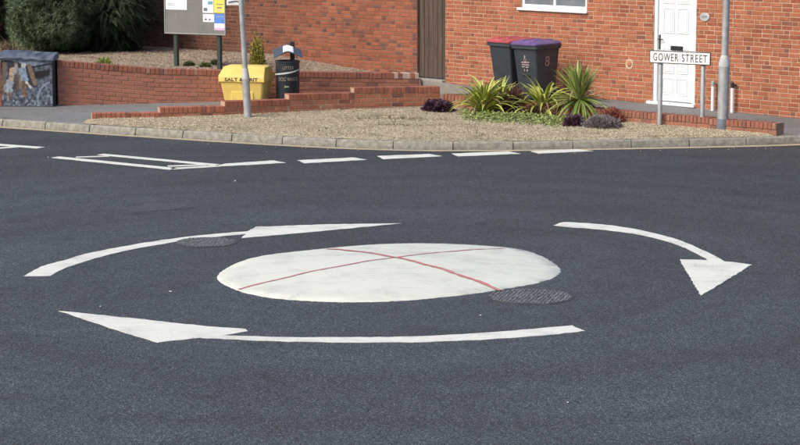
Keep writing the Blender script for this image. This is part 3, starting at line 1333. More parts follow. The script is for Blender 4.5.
# ================================================================== FRONT LOW WALL
ft = [113.2, 107.2, 101.2, 94.2, 87.6]
ft1 = [113.6, 107.6, 101.6, 94.8, 89.4]
runs = []
for i in range(5):
    a, b_ = front_pts[i], front_pts[i + 1]
    za = zt(front_px[i][0], ft[i], a)
    zb = zt(front_px[i + 1][0], ft1[i], b_)
    runs.append((a, b_, za, za + (zb - za) * 0.3, min(gz(a.x, a.y), gz(b_.x, b_.y)) - 0.02))
build_wall('stepped_wall', 'low orange brick wall rising in steps behind the gravel strip', runs, pal_garden, M['mortar'], 0.05)
a, m_pt, e = side_pts
za = runs[-1][3]
z1_ = zt(640, 112.3, m_pt)
m2 = m_pt.lerp(e, 0.52)
sign_lab = 'very low brick edging wall behind the street name sign'
q0 = a + (m_pt - a).normalized() * 0.02
build_wall('edging_wall', sign_lab,
           [(q0, m_pt, 0.38, z1_, 0.1), (m_pt, m2, z1_, zt(711, 117.8, m2), 0.1), (m2, e, zt(711, 118.6, m2), zt(776, 123.4, e), 0.08)],
           pal_edge, M['mortar_dark'], 0.05, coping=0.1)

# ================================================================== ROAD MARKINGS


def ground_poly(pts, jit=0.0):
    out = []
    for x, y in pts:
        q = gp(x, y, 0.0)
        out.append((q.x + random.uniform(-jit, jit), q.y + random.uniform(-jit, jit)))
    return out


def dense(pts, step=0.12):
    out = []
    n = len(pts)
    for i in range(n):
        a, b = Vector(pts[i]), Vector(pts[(i + 1) % n])
        k_ = max(1, int((b - a).length / step))
        for j in range(k_):
            out.append(tuple(a.lerp(b, j / k_)))
    return out


def marking(name, pts, label, cat='road marking', group=None, mat=None, jit=0.008, z=0.005):
    w = dense(ground_poly(pts), 0.07)
    w = [(x + random.uniform(-jit, jit), y + random.uniform(-jit, jit) * 1.5) for x, y in w]
    cx = sum(p[0] for p in w) / len(w)
    cy = sum(p[1] for p in w) / len(w)
    b = MB().poly([(x - cx, y - cy) for x, y in w], 0.001, z)
    bm = bmesh.new()
    me = b.mesh(name, mat or M['paint'])
    bm.from_mesh(me)
    bmesh.ops.triangulate(bm, faces=[f for f in bm.faces if len(f.verts) > 4])
    bm.to_mesh(me)
    bm.free()
    o = link(name, me)
    o.location = (cx, cy, 0)
    return tag(o, label, cat, group)


def smooth_edge(pts, n=6):
    return cr(pts, n, False)


up1 = smooth_edge([(23.7, 276.6), (41, 267.2), (62.2, 261.1), (91, 253), (127.5, 246), (163.9, 240.2), (200, 235.6), (247.5, 231.6)])
lo1 = smooth_edge([(246, 234.2), (200, 238.9), (163.9, 244.1), (121.4, 252), (91, 260), (66, 268.3), (50, 276.3)])
marking('arrow_marking', up1 + [(256.1, 227.1), (330, 224.6), (401, 223.5), (321, 231.5), (241, 238.4)] + lo1,
        'white curved arrow on the asphalt behind the roundabout, long thin head pointing right', group='arrows round the mini roundabout')
up2 = smooth_edge([(554, 225.6), (563.9, 222.6), (587, 223.6), (610, 225.6), (639.5, 230.2), (672.8, 238.4), (700, 249), (724.4, 261.7)])
lo2 = smooth_edge([(708.6, 260.6), (700, 255.6), (675.9, 244.4), (639.5, 234.9), (600, 229.6), (572, 227.6)])
marking('arrow_marking', up2 + [(751.7, 265.1), (701, 296), (679.5, 259.6)] + lo2,
        'white curved arrow right of the roundabout, broad head pointing towards the camera', group='arrows round the mini roundabout')
up3 = smooth_edge([(222.8, 336.0), (291, 337.6), (350, 337.8), (410, 337), (491, 332.8), (571.5, 325.8)])
lo3 = smooth_edge([(585, 331.2), (551.7, 335.0), (491, 339.6), (430, 342.2), (400, 342.8), (321, 342.5), (260.7, 341.0), (200, 338.2)])
marking('arrow_marking', [(58.6, 311.2), (130, 318.5), (200, 326), (245.5, 329.7), (247.6, 331.5)] + up3 + lo3 + [(157.8, 342.8), (121, 331.8)],
        'white curved arrow in front of the roundabout, head pointing left', group='arrows round the mini roundabout')

# ---- domed white centre with two red sprayed lines
ring_px = [(217.3, 278.7), (230.3, 266.6), (260.7, 256.6), (321.4, 249.3), (370, 245.2), (410, 243.8), (460.7, 244.7), (515.3, 249), (542.6, 257.0),
           (560.2, 269.5), (551.7, 278.7), (521.4, 286.3), (460.7, 295.4), (400, 301.0), (345, 302.3), (300, 300.6), (265, 297.2), (236.5, 290.2)]
ring = [Vector(gp(x, y, 0.0)) for x, y in cr(ring_px, 14)]
cen = sum(ring, Vector()) / len(ring)
DOME_H = 0.095
b = MB()
ts = [1.0, 0.995, 0.9, 0.75, 0.6, 0.45, 0.3, 0.15, 0.03]


def dome_z(t):
    return 0.006 + DOME_H * (1 - t * t)


rings = []
for i, t in enumerate(ts):
    z = 0.0 if i == 0 else dome_z(t)
    rings.append([(cen * 0 + (p - cen) * t * (1 + (0.0045 * random.uniform(-1, 1) if i < 2 else 0))) + Vector((0, 0, z)) for p in ring])
b.loft(rings, False, True)
dome = b.build('roundabout_dome', M['dome_paint'], smooth=True, recalc=True)
dome.location = cen
tag(dome, 'white painted round dome of the mini roundabout crossed by two red lines', 'roundabout')


def dome_t(p):
    """fraction of the way from the centre to the edge"""
    d = p - cen
    a = math.atan2(d.y, d.x)
    best = None
    for q, w in zip(ring, ring[1:] + ring[:1]):
        a0 = math.atan2((q - cen).y, (q - cen).x)
        da = (a - a0 + math.pi) % (2 * math.pi) - math.pi
        if best is None or abs(da) < best[0]:
            best = (abs(da), (q - cen).length)
    return d.length / best[1]


for (pa, pb, wd) in (((238.5, 289.5), (503, 249.5), 0.032), ((327, 250.4), (502, 290.4), 0.058)):
    A, B = gp(*pa, 0.01), gp(*pb, 0.01)
    A, B = Vector((A.x, A.y, 0)), Vector((B.x, B.y, 0))
    dd = (B - A).normalized()
    nn = Vector((-dd.y, dd.x, 0))
    lft, rgt = [], []
    K = 60
    for i in range(K + 1):
        c = A.lerp(B, i / K) + nn * (0.01 * math.sin(i * 0.5) + random.uniform(-.004, .004))
        z = dome_z(min(dome_t(c), .99)) + (0.0045 if wd < .05 else 0.0065)
        w = wd / 2 * random.uniform(.6, 1.2)
        lft.append((c.x - cen.x + nn.x * w, c.y - cen.y + nn.y * w, z))
        rgt.append((c.x - cen.x - nn.x * w, c.y - cen.y - nn.y * w, z))
    b = MB()
    b.add(lft + rgt, [(i, K + 1 + i, K + 2 + i, i + 1) for i in range(K)])
    b.build('red_line', M['red_paint'], dome)

# ---- give-way lines
DASH = 'dashes of the broken white line along the kerb'
marking('give_way_dash', [(213, 167.0), (225, 163.9), (273.7, 160.6), (286, 163)], 'leftmost white dash, joined to the outlined give way triangle', group=DASH)
marking('give_way_dash', [(297.6, 160.4), (353.1, 157.7), (367.1, 159.9), (305, 163.4)], 'second white dash from the left, below the stepped wall', group=DASH)
marking('give_way_dash', [(377.2, 156.2), (429.7, 154.2), (442.8, 156.4), (383.7, 159.3)], 'middle white dash of the broken line by the kerb', group=DASH)
marking('give_way_dash', [(451.5, 153.8), (508.4, 151.6), (520.2, 153.8), (458.1, 156.6)], 'white dash below the green strap leaved plants, second from the right', group=DASH)
marking('give_way_dash', [(530.3, 151.4), (578.4, 149.4), (592.8, 151.2), (539, 153.8)], 'rightmost white dash, closest to the kerb', group=DASH)


def stroke(name, a, b, w, label, **kw):
    A, B = gp(*a, 0), gp(*b, 0)
    d = (B - A).normalized()
    n = Vector((-d.y, d.x, 0)) * w / 2
    qs = [project(p)[:2] for p in (A + n, B + n, B - n, A - n)]
    return marking(name, qs, label, **kw)


tri = thing('give_way_triangle', gp(130, 161, 0), 'long thin outlined white give way triangle painted on the road at left', 'road marking')
for a, b_, w in (((55.5, 157.3), (174, 169.2), 0.17), ((100.5, 154.5), (217, 165.2), 0.16), ((76, 157.2), (109, 156.3), 0.10),
                 ((167.6, 166.4), (205, 165.2), 0.13), ((172, 169.0), (218, 166.2), 0.16)):
    A, B = gp(*a, 0), gp(*b_, 0)
    dd = (B - A).normalized()
    n = Vector((-dd.y, dd.x, 0)) * w / 2
    o_ = tri.location
    pts = dense([tuple((p - o_).xy) for p in (A + n, B + n, B - n, A - n)], 0.2)
    pts = [(x + random.uniform(-.008, .008), y + random.uniform(-.012, .012)) for x, y in pts]
    zz = 0.005 + 0.0007 * random.randint(0, 4)
    MB().poly(pts, 0.001, zz).build('painted_line', M['paint'], tri)
tri2 = thing('give_way_triangle', gp(5, 147, 0), 'end of a white painted triangle at the left edge of the road', 'road marking')
for a, b_, w in (((-60, 140.5), (41, 147.9), 0.18), ((-20, 150.0), (18, 146.9), 0.15), ((-60, 148), (-20, 150.0), 0.17)):
    A, B = gp(*a, 0), gp(*b_, 0)
    dd = (B - A).normalized()
    n = Vector((-dd.y, dd.x, 0)) * w / 2
    o_ = tri2.location
    MB().poly(dense([tuple((p - o_).xy) for p in (A + n, B + n, B - n, A - n)], 0.2), 0.001, 0.005 + random.random() * .002).build('painted_line', M['paint'], tri2)

# ---- iron covers and the tar patch


def cover(px, py, rx, ry, label, yaw=0.2):
    c = gp(px, py, 0)
    t = thing('manhole_cover', c, label, 'manhole cover', yaw, 'manhole covers near the roundabout')
    b = MB()
    n = 40
    el = lambda k_, z: [(rx * k_ * math.cos(2 * math.pi * i / n), ry * k_ * math.sin(2 * math.pi * i / n), z) for i in range(n)]
    b.loft([el(1, 0.0), el(1, 0.004), el(.93, 0.005)], False, True)
    b.build('frame', M['iron'], t, recalc=True)
    s = MB()
    st = 0.042
    k_ = int(max(rx, ry) / st) + 1
    for i in range(-k_, k_ + 1):
        for j in range(-k_, k_ + 1):
            x, y = (i + (j % 2) * .5) * st, j * st
            if (x / rx) ** 2 + (y / ry) ** 2 > 0.86:
                continue
            w = st * random.uniform(.24, .36)
            x += random.uniform(-.005, .005)
            y += random.uniform(-.005, .005)
            s.cbox(x - w, x + w, y - w, y + w, 0.003, 0.003 + random.uniform(.005, .008), 0.003)
    tag(s.build('studs', M['studs'], t), kind='stuff')
    return t


M['studs'] = simple('worn_iron_studs', (0.12, 0.125, 0.13), 0.6, metal=0.0, var=0.8, scale=25)
cover(206, 242.3, 0.36, 0.36, 'round studded iron cover beside the curved arrow behind the roundabout')
cover(530, 296.8, 0.42, 0.42, 'round studded iron cover touching the front edge of the white dome')
marking('tar_patch', [(112, 208.5), (140, 206), (150, 203.5), (182, 204.5), (196, 207.5), (170, 210.5), (140, 212)],
        'faint pale tarmac patch on the road above the left arrow', 'road patch', mat=M['tar'], z=0.004, jit=0.03)
fl = MB()
for px, py in [(166, 291), (105, 307), (476, 315), (572, 404), (236, 181), (45, 157)]:
    c = gp(px, py, 0.004)
    for _ in range(random.choice((1, 1, 2))):
        q = Matrix.Rotation(random.uniform(0, 6.28), 4, 'Z')
        o_ = c + Vector((random.uniform(-.05, .05), random.uniform(-.05, .05), 0))
        s_ = random.uniform(.006, .013)
        fl.box(-s_, s_, -s_ * .6, s_ * .6, 0, .006, mat=Matrix.Translation(o_) @ q)
tag(fl.build('paint_flecks', M['white_bits']), 'tiny white flecks scattered over the asphalt', 'debris', kind='stuff')

# ================================================================== LAMP POSTS AND SIGN


def pole(name, base, label, r0, r1, zs, lean, cat='lamp post', band=0.0):
    t = thing(name, base, label, cat, 0, 'lamp posts')
    t.rotation_euler = (0, lean, 0)
    b = MB()
    b.loft([circ(r0, band if band else -.1), circ(r0, zs), circ(r0 * .98, zs + .03)])
    b.build('lower_shaft', M['galv'], t, recalc=True, auto=40)
    if band:
        b = MB()
        b.loft([circ(r0 + .004, -.1), circ(r0 + .004, band), circ(r0, band + .002)])
        b.build('base_band', M['galv_dark'], t, recalc=True, auto=40)
    b = MB()
    b.loft([circ(r0 * 1.04, zs - .02), circ(r0 * 1.04, zs + .03), circ(r0 * .9, zs + .09), circ(r1 + .003, zs + .16)])
    b.build('collar', M['galv_light'], t, recalc=True, auto=30)
    b = MB()
    b.loft([circ(r1, zs + .1), circ(r1 * .95, 3.5), circ(r1 * .8, 6.0)])
    b.build('upper_shaft', M['galv'], t, recalc=True, auto=40)
    b = MB()
    b.tube([(0, 0, 5.95), (0, -.1, 6.1), (0, -.5, 6.18)], 0.03, 8)
    b.loft([rrect(.16, .1, .03, 6.14, 0, -.5), rrect(.24, .5, .06, 6.16, 0, -.7), rrect(.2, .46, .06, 6.26, 0, -.7)])
    b.build('lantern', M['galv'], t, recalc=True)
    return t


lp1 = gpp(248, 118.6)
lp1.z -= 0.02
pole_l = pole('lamp_post', lp1, 'slim grey lamp post leaning left in front of the yellow grit bin', 0.063, 0.045, 0.70, R(-2.7))
pl_sign = thing('pole_sign', lp1 + Vector((-.19, .045, 0)), 'white sign plate behind the leaning grey lamp post', 'sign', R(-3))
b = MB()
b.cbox(-.15, .15, 0.012, 0.018, 1.90, 2.34, .002)
b.build('plate', M['sign_white'], pl_sign)
arc_a = [(x, 0.0085, 1.955 + 0.012 * math.cos(x * 18)) for x in [-.12 + .24 * i / 12 for i in range(13)]]
b = MB()
b.tube(arc_a, 0.012, 6)
b.build('printed_arc', M['ink'], pl_sign)

lp2 = gpp(722.3, 131.3)
lp2.z -= 0.01
pole('lamp_post', lp2, 'thick grey lamp post with dark base band right of the street name sign', 0.088, 0.056, 1.05, R(0.55), band=0.21)

s1, s2 = gpp(660, 126.6), gpp(701.5, 129.4)
sv = (s2 - s1)
sv.z = 0
s_yaw = math.atan2(sv.y, sv.x) * 0.92
sc = (s1 + s2) / 2
sign = thing('street_sign', sc, 'white street name plate reading GOWER STREET on two grey posts', 'street sign', s_yaw)
sinv = (Matrix.Translation(sc) @ Matrix.Rotation(s_yaw, 4, 'Z')).inverted()
x1_, x2_ = (sinv @ s1).x, (sinv @ s2).x
sn = Vector((math.sin(s_yaw), -math.cos(s_yaw), 0))
pl = [sinv @ on_plane(px, py, sc, sn) for px, py in ((651.3, 49.3), (712.6, 52.6), (712.0, 65.6), (651.3, 62.3))]
px0, px1 = (pl[0].x + pl[3].x) / 2, (pl[1].x + pl[2].x) / 2
pz0, pz1 = (pl[2].z + pl[3].z) / 2, (pl[0].z + pl[1].z) / 2
for x in (x1_, x2_):
    b = MB()
    b.loft([circ(.037, -.15, 16, x, .0), circ(.037, pz1 - 0.02, 16, x, .0), circ(.03, pz1 - .01, 16, x, .0)])
    b.build('post', M['galv'], sign, recalc=True, auto=40)
b = MB()
b.cbox(px0, px1, -.062, -.045, pz0, pz1, .004)
plate = b.build('name_plate', M['sign_black'], sign)
b = MB()
b.cbox(px0 + .014, px1 - .014, -.068, -.0615, pz0 + .014, pz1 - .014, .002)
b.build('white_field', M['sign_white'], plate)
pw, pc = px1 - px0, (px0 + px1) / 2
for word, u0, u1 in (('GOWER', .065, .475), ('STREET', .535, .945)):
    text_obj('lettering', word, 0.172, M['sign_black'], plate,
             Matrix.Translation((px0 + pw * (u0 + u1) / 2, -.0695, (pz0 + pz1) / 2)) @ FRONT, pw * (u1 - u0), spacing=1.2, bold=0.0)
for x in (x1_, x2_):
    b = MB()
    b.cbox(x - .06, x + .06, -.0445, .01, (pz0 + pz1) / 2 - .02, (pz0 + pz1) / 2 + .02, .003)
    b.build('bracket', M['galv'], sign)

# ================================================================== NOTICE BOARD
n1, n2 = at_y(178, 64.3, 42.55), at_y(219.5, 66.5, 42.2)
nz = bed_z((n1.x + n2.x) / 2, 42.4)
nv = n2 - n1
nyaw = R(-25)
nc = Vector(((n1.x + n2.x) / 2, 42.4, nz))
nb_ = thing('notice_board', nc, 'grey notice board on two dark green posts in the raised bed', 'notice board', nyaw)
ninv = (Matrix.Translation(nc) @ Matrix.Rotation(nyaw, 4, 'Z')).inverted()
nn_ = Vector((math.sin(nyaw), -math.cos(nyaw), 0))


def nbp(px, py, off=0.06):
    q = ninv @ on_plane(px, py, nc + nn_ * off, nn_)
    return q.x, q.z


bx0, bz0 = nbp(165.2, 33.0)
bx1, _ = nbp(226.0, 35.2)
bz0 = (bz0 + nbp(226, 35.2)[1]) / 2
BT = bz0 + 1.05
for px, py in ((176.5, 60), (219.6, 60)):
    x, _ = nbp(px, py, 0)
    b = MB()
    b.cbox(x - .04, x + .04, -.04, .04, -.3, BT + .02, .008)
    b.build('post', M['green_post'], nb_)
b = MB()
b.cbox(bx0, bx1, -.075, -.042, bz0, BT, .006)
panel = b.build('panel', M['board'], nb_)
b = MB()
w = .018
b.cbox(bx0 - .004, bx1 + .004, -.086, -.0755, bz0 - .004, bz0 + w, .003)
b.cbox(bx0 - .004, bx1 + .004, -.086, -.0755, BT - w, BT + .004, .003)
b.cbox(bx0 - .004, bx0 + w, -.086, -.0755, bz0 + w, BT - w, .003)
b.cbox(bx1 - w, bx1 + .004, -.086, -.0755, bz0 + w, BT - w, .003)
b.build('frame', M['board_frame'], nb_)


def sheet(name, px0_, px1_, pyb, h, mat, prints=()):
    xa, zb = nbp(px0_, pyb, .0785)
    xb, _ = nbp(px1_, pyb, .0785)
    b = MB()
    b.box(xa, xb, -.0785, -.0755, zb, zb + h)
    o = b.build(name, mat, nb_)
    for (u0, u1, v0, v1, m) in prints:
        b = MB()
        b.box(xa + (xb - xa) * u0, xa + (xb - xa) * u1, -.080, -.0787, zb + h * v0, zb + h * v1)
        b.build('print', m, o)


sheet('poster', 165.8, 186.8, 9.2, .42, M['paper'], [(.08, .4, .20, .225, M['ink']), (.08, .3, .26, .28, M['ink']), (.1, .8, .7, .73, M['ink'])])
sheet('poster', 202.6, 213.4, 12.6, .32, M['paper'], [(.5, .95, .5, .7, M['ink_teal']), (.1, .45, .1, .3, M['ink']), (.1, .8, .8, .9, M['ink'])])
sheet('poster', 213.9, 225.2, 12.6, .34, M['paper_yellow'], [(.3, .7, .25, .32, M['ink']), (.2, .8, .45, .5, M['ink']), (.3, .6, .1, .18, M['paper_pink'])])
sheet('poster', 203.0, 214.2, 21.7, .15, M['paper'], [(.15, .35, .2, .45, M['ink']), (.5, .7, .2, .4, M['ink'])])
sheet('poster', 214.4, 225.4, 30.0, .31, M['paper'], [(0, 1, .42, 1, M['paper_blue']), (.0, 1, .0, .16, M['paper_pink']), (.2, .8, .8, .87, M['paper'])])

# ================================================================== YELLOW GRIT BIN
gb = gpp(246, 105.5)
gb = Vector((gb.x, 38.62, gz(gb.x, 38.62)))
grit = thing('grit_bin', gb, 'yellow plastic salt and grit bin with sloping lid behind the leaning lamp post', 'grit bin', R(-11))
W = 0.81
b = MB()
b.loft([rrect(W * .82, .46, .05, 0.0), rrect(W * .84, .48, .05, .06), rrect(W * .965, .635, .05, .40), rrect(W * .975, .65, .05, .455)])
gbody = b.build('body', M['yellow'], grit, recalc=True, auto=35)
b = MB()
b.cbox(-.21, .21, -.285, -.20, .05, .30, .02, mat=Matrix.Translation((0, .02, 0)) @ Matrix.Rotation(R(6), 4, 'X'))
b.build('front_panel', M['yellow'], gbody)
lid = MB()


def lidring(s):
    # side profile, front (-y) to back
    prof = [(-.335, .42), (-.345, .43), (-.345, .52), (-.335, .535), (-.16, .675), (-.13, .69), (.24, .69), (.30, .66), (.33, .52), (.33, .43), (.32, .42)]
    return prof


prof = lidring(0)
rings = []
for x, k_, dz in ((-W / 2 - .01, .0, -.05), (-W / 2, .0, -.02), (-W / 2 + .05, 0, 0), (W / 2 - .05, 0, 0), (W / 2, 0, -.02), (W / 2 + .01, 0, -.05)):
    rings.append([(x * (1.0 if z < .54 else .93), y * (.97 if abs(x) > W / 2 else 1), z + (dz if z > .54 else 0)) for y, z in prof])
lid.loft(rings)
lido = lid.build('lid', M['yellow'], grit, recalc=True, auto=35)
text_obj('lettering', 'SALT & GRIT', 0.085, M['sign_black'], lido, Matrix.Translation((0, -.3465, .468)) @ FRONT, 0.60, bold=0.002)
b = MB()
b.cbox(-.06, .06, -.365, -.3465, .425, .435, .003)
b.build('lid_handle', M['yellow'], lido)

# ================================================================== LITTER BIN
lb = gpp(289.5, 101.5)
lb = Vector((lb.x, 38.55, gz(lb.x, 38.55)))
litter = thing('litter_bin', lb, 'round black litter bin with hood, white strap and gold lettering', 'litter bin', R(6))
RB = 0.21
b = MB()
b.loft([circ(.09, -.02), circ(.09, .10), circ(.12, .12)])
b.build('pedestal', M['black'], litter, recalc=True, auto=40)
b = MB()
b.loft([circ(RB * .95, .115, 36), circ(RB * .97, .13, 36), circ(RB, .745, 36), circ(RB + .008, .75, 36), circ(RB + .008, .785, 36), circ(RB - .015, .785, 36), circ(RB - .02, .6, 36)], True, True)
lbody = b.build('drum', M['navy_plastic'], litter, recalc=True, auto=35)


def wrap(me, r, off=0.002):
    for v in me.vertices:
        a = v.co.x / r
        v.co = Vector((math.sin(a) * (r + off), -math.cos(a) * (r + off), v.co.z))


for s_, size, z, wd in (('LITTER', .08, .665, .20), ('DOG WASTE', .09, .47, .36)):
    o = text_obj('lettering', s_, size, M['gold'], lbody, FRONT, wd, extrude=.0008)
    wrap(o.data, RB - .002, .004)
    for v in o.data.vertices:
        v.co.z += z
b = MB()
for k_ in range(12):
    a = -.30 + .03 * k_
    if k_ in (2, 3):
        continue
    hh = .02 if k_ < 2 else .008 + .006 * math.sin(k_ * 2.1)
    ca, sa = math.cos(a), math.sin(a)
    b.add([(math.sin(a) * (RB + .006), -ca * (RB + .006), .34 - hh), (math.sin(a + .026) * (RB + .006), -math.cos(a + .026) * (RB + .006), .34 - hh),
           (math.sin(a + .026) * (RB + .006), -math.cos(a + .026) * (RB + .006), .34 + hh), (math.sin(a) * (RB + .006), -ca * (RB + .006), .34 + hh)], [(0, 1, 2, 3)])
b.build('small_symbol', M['gold'], lbody)
b = MB()
K = 30
ra, rb_ = [], []
for i in range(K + 1):
    a = -math.pi * .5 + math.pi * i / K
    z = .53 + .12 * (i / K) - .02 * math.sin(math.pi * i / K)
    ra.append((math.sin(a) * (RB + .009), -math.cos(a) * (RB + .009), z))
    rb_.append((math.sin(a) * (RB + .009), -math.cos(a) * (RB + .009), z + .028))
b.add(ra + rb_, [(i, i + 1, K + 2 + i, K + 1 + i) for i in range(K)])
b.build('strap', M['tape'], litter)
b = MB()
b.cbox(.055, .135, RB - .04, RB + .02, .5, 1.10, .006)
b.build('hood_post', M['black'], litter)
b = MB()
K = 14
rings = []
for i in range(K + 1):
    u = -1 + 2 * i / K
    x = u * .25
    z = .925 + .10 * (1 - abs(u) ** 1.3)
    rings.append([(x, -.26, z - .07), (x, .20, z + .03), (x, .20, z + .015), (x, -.26, z - .085)])
b.loft(rings)
hood = b.build('hood', M['hood'], litter, recalc=True, auto=50)
b = MB()
vs = []
for i in range(7):
    u = -.32 + .72 * i / 6
    x = u * .25 - .01
    z = .925 + .10 * (1 - abs(u) ** 1.3)
    vs += [(x, -.23, z - .058), (x + .015, .12, z + .022)]
b.add(vs, [(2 * i, 2 * i + 2, 2 * i + 3, 2 * i + 1) for i in range(6)])
b.build('paper_notice', M['paper'], hood)

# ================================================================== WHEELIE BINS


def wheelie(loc, yaw, label, lidmat, number=None, emblem=True):
    t = thing('wheelie_bin', loc, label, 'wheelie bin', yaw, 'wheelie bins by the house')
    # local: front faces -y, lid hinge at +y
    b = MB()
    b.loft([rrect(.42, .48, .04, .03, 0, .02), rrect(.44, .51, .04, .10, 0, .02), rrect(.50, .62, .045, .60, 0, .005), rrect(.54, .69, .045, .94, 0, -.01)], True, True)
    body = b.build('body', M['dark_plastic'], t, recalc=True, auto=35)
    b = MB()
    b.loft([rrect(.56, .70, .045, .915, 0, -.01), rrect(.60, .745, .05, .925, 0, -.015), rrect(.60, .745, .05, .985, 0, -.015), rrect(.57, .71, .045, .99, 0, -.015)], True, True)
    b.build('rim', M['dark_plastic'], body, recalc=True, auto=35)
    b = MB()
    b.loft([rrect(.605, .765, .05, .988, 0, -.025), rrect(.61, .77, .05, 1.012, 0, -.025), rrect(.55, .69, .06, 1.045, 0, -.01), rrect(.44, .52, .06, 1.062, 0, .02), rrect(.30, .34, .05, 1.066, 0, .03)], True, True)
    ld = b.build('lid', lidmat, t, recalc=True, auto=35)
    b = MB()
    b.cbox(-.17, .17, -.40, -.33, 1.005, 1.045, .012)
    b.build('lid_grip', lidmat, ld)
    b = MB()
    b.cbox(.10, .16, -.28, .26, 1.040, 1.078, .012)
    b.cbox(-.16, -.10, -.28, .26, 1.040, 1.078, .012)
    b.build('lid_ribs', lidmat, ld)
    b = MB()
    b.tube([(-.24, .40, .965), (.24, .40, .965)], .018, 10)
    b.tube([(-.24, .36, .965), (-.24, .40, .965)], .02, 8)
    b.tube([(.24, .36, .965), (.24, .40, .965)], .02, 8)
    b.build('handle', M['dark_plastic'], t, recalc=True)
    for sx in (-1, 1):
        b = MB()
        x = sx * .25
        ringz = lambda rr, xx: [(xx, .27 + rr * math.cos(2 * math.pi * i / 24), .10 + rr * math.sin(2 * math.pi * i / 24)) for i in range(24)]
        b.loft([ringz(.08, x - .028), ringz(.10, x - .02), ringz(.10, x + .02), ringz(.08, x + .028)])
        b.build('wheel', M['rubber'], t, recalc=True, auto=35)
    if emblem:
        e = MB()
        fm = Matrix.Translation((0, -.3085, .62)) @ Matrix.Rotation(R(8.4), 4, 'X')

        def q(x0, x1, z0, z1):
            e.box(x0, x1, -.010, .004, z0, z1, mat=fm)
        for (x0, x1, z0, z1) in ((-.012, .012, .13, .19), (-.03, -.012, .10, .12), (.012, .03, .10, .12), (-.09, -.03, .05, .068), (-.02, .02, .045, .085), (.03, .09, .05, .072),
                                 (-.08, -.01, .01, .028), (.0, .085, .005, .025), (-.085, -.02, -.03, -.012), (.0, .07, -.035, -.015), (-.04, -.02, -.10, -.065), (.02, .045, -.10, -.065)):
            q(x0, x1, z0, z1)
        e.build('emblem', M['pinkish'], body)
        e = MB()
        fm = Matrix.Translation((0, -.282, .43)) @ Matrix.Rotation(R(8), 4, 'X')
        pts_ = [fm @ Vector((-.09 + .18 * k_ / 14, -.006, .018 * math.sin(k_ * 1.9))) for k_ in range(15)]
        e.tube(pts_, .006, 5)
        e.build('black_scrawl', M['sign_black'], body)
    if number:
        m = Matrix.Translation((.268, -.03, .70)) @ Matrix.Rotation(R(3), 4, 'Y') @ Matrix.Rotation(R(90), 4, 'Z') @ FRONT
        text_obj('number', number, 0.26, M['orange_paint'], body, m, .13)
    return t


b_yaw = H_YAW + R(4)
c1 = at_y(536.5, 70, 39.55)
wheelie(Vector((c1.x, 39.55, gz(c1.x, 39.55))), b_yaw, 'charcoal wheelie bin with purple lid and number 8 on its side', M['purple'], '8')
c2 = at_y(512.5, 70, 40.15)
wheelie(Vector((c2.x, 40.15, gz(c2.x, 40.15))), b_yaw - R(5), 'charcoal wheelie bin with red lid, half hidden behind the purple lidded one', M['red_lid'], None, False)

# ================================================================== PAINTED CABINET
cb0, cb1 = gpp(4.5, 104.5), gpp(56.0, 104.8)
cc = (cb0 + cb1) / 2
cab = thing('utility_cabinet', Vector((cc.x, 38.28, gz(cc.x, 38.28))), 'utility cabinet painted with a blue grey mining mural beside the brick wall', 'cabinet', R(-3))
cwid = at_y(56.5, 90, 38.28).x - at_y(4.5, 90, 38.28).x
chgt = zt(30, 54.5, Vector((0, 38.28, 0))) - gz(cc.x, 38.28)


def seg_d(x, y, x0, y0, x1, y1):
    dx, dy = x1 - x0, y1 - y0
    t = max(0, min(1, ((x - x0) * dx + (y - y0) * dy) / (dx * dx + dy * dy)))
    return math.hypot(x - x0 - t * dx, y - y0 - t * dy)


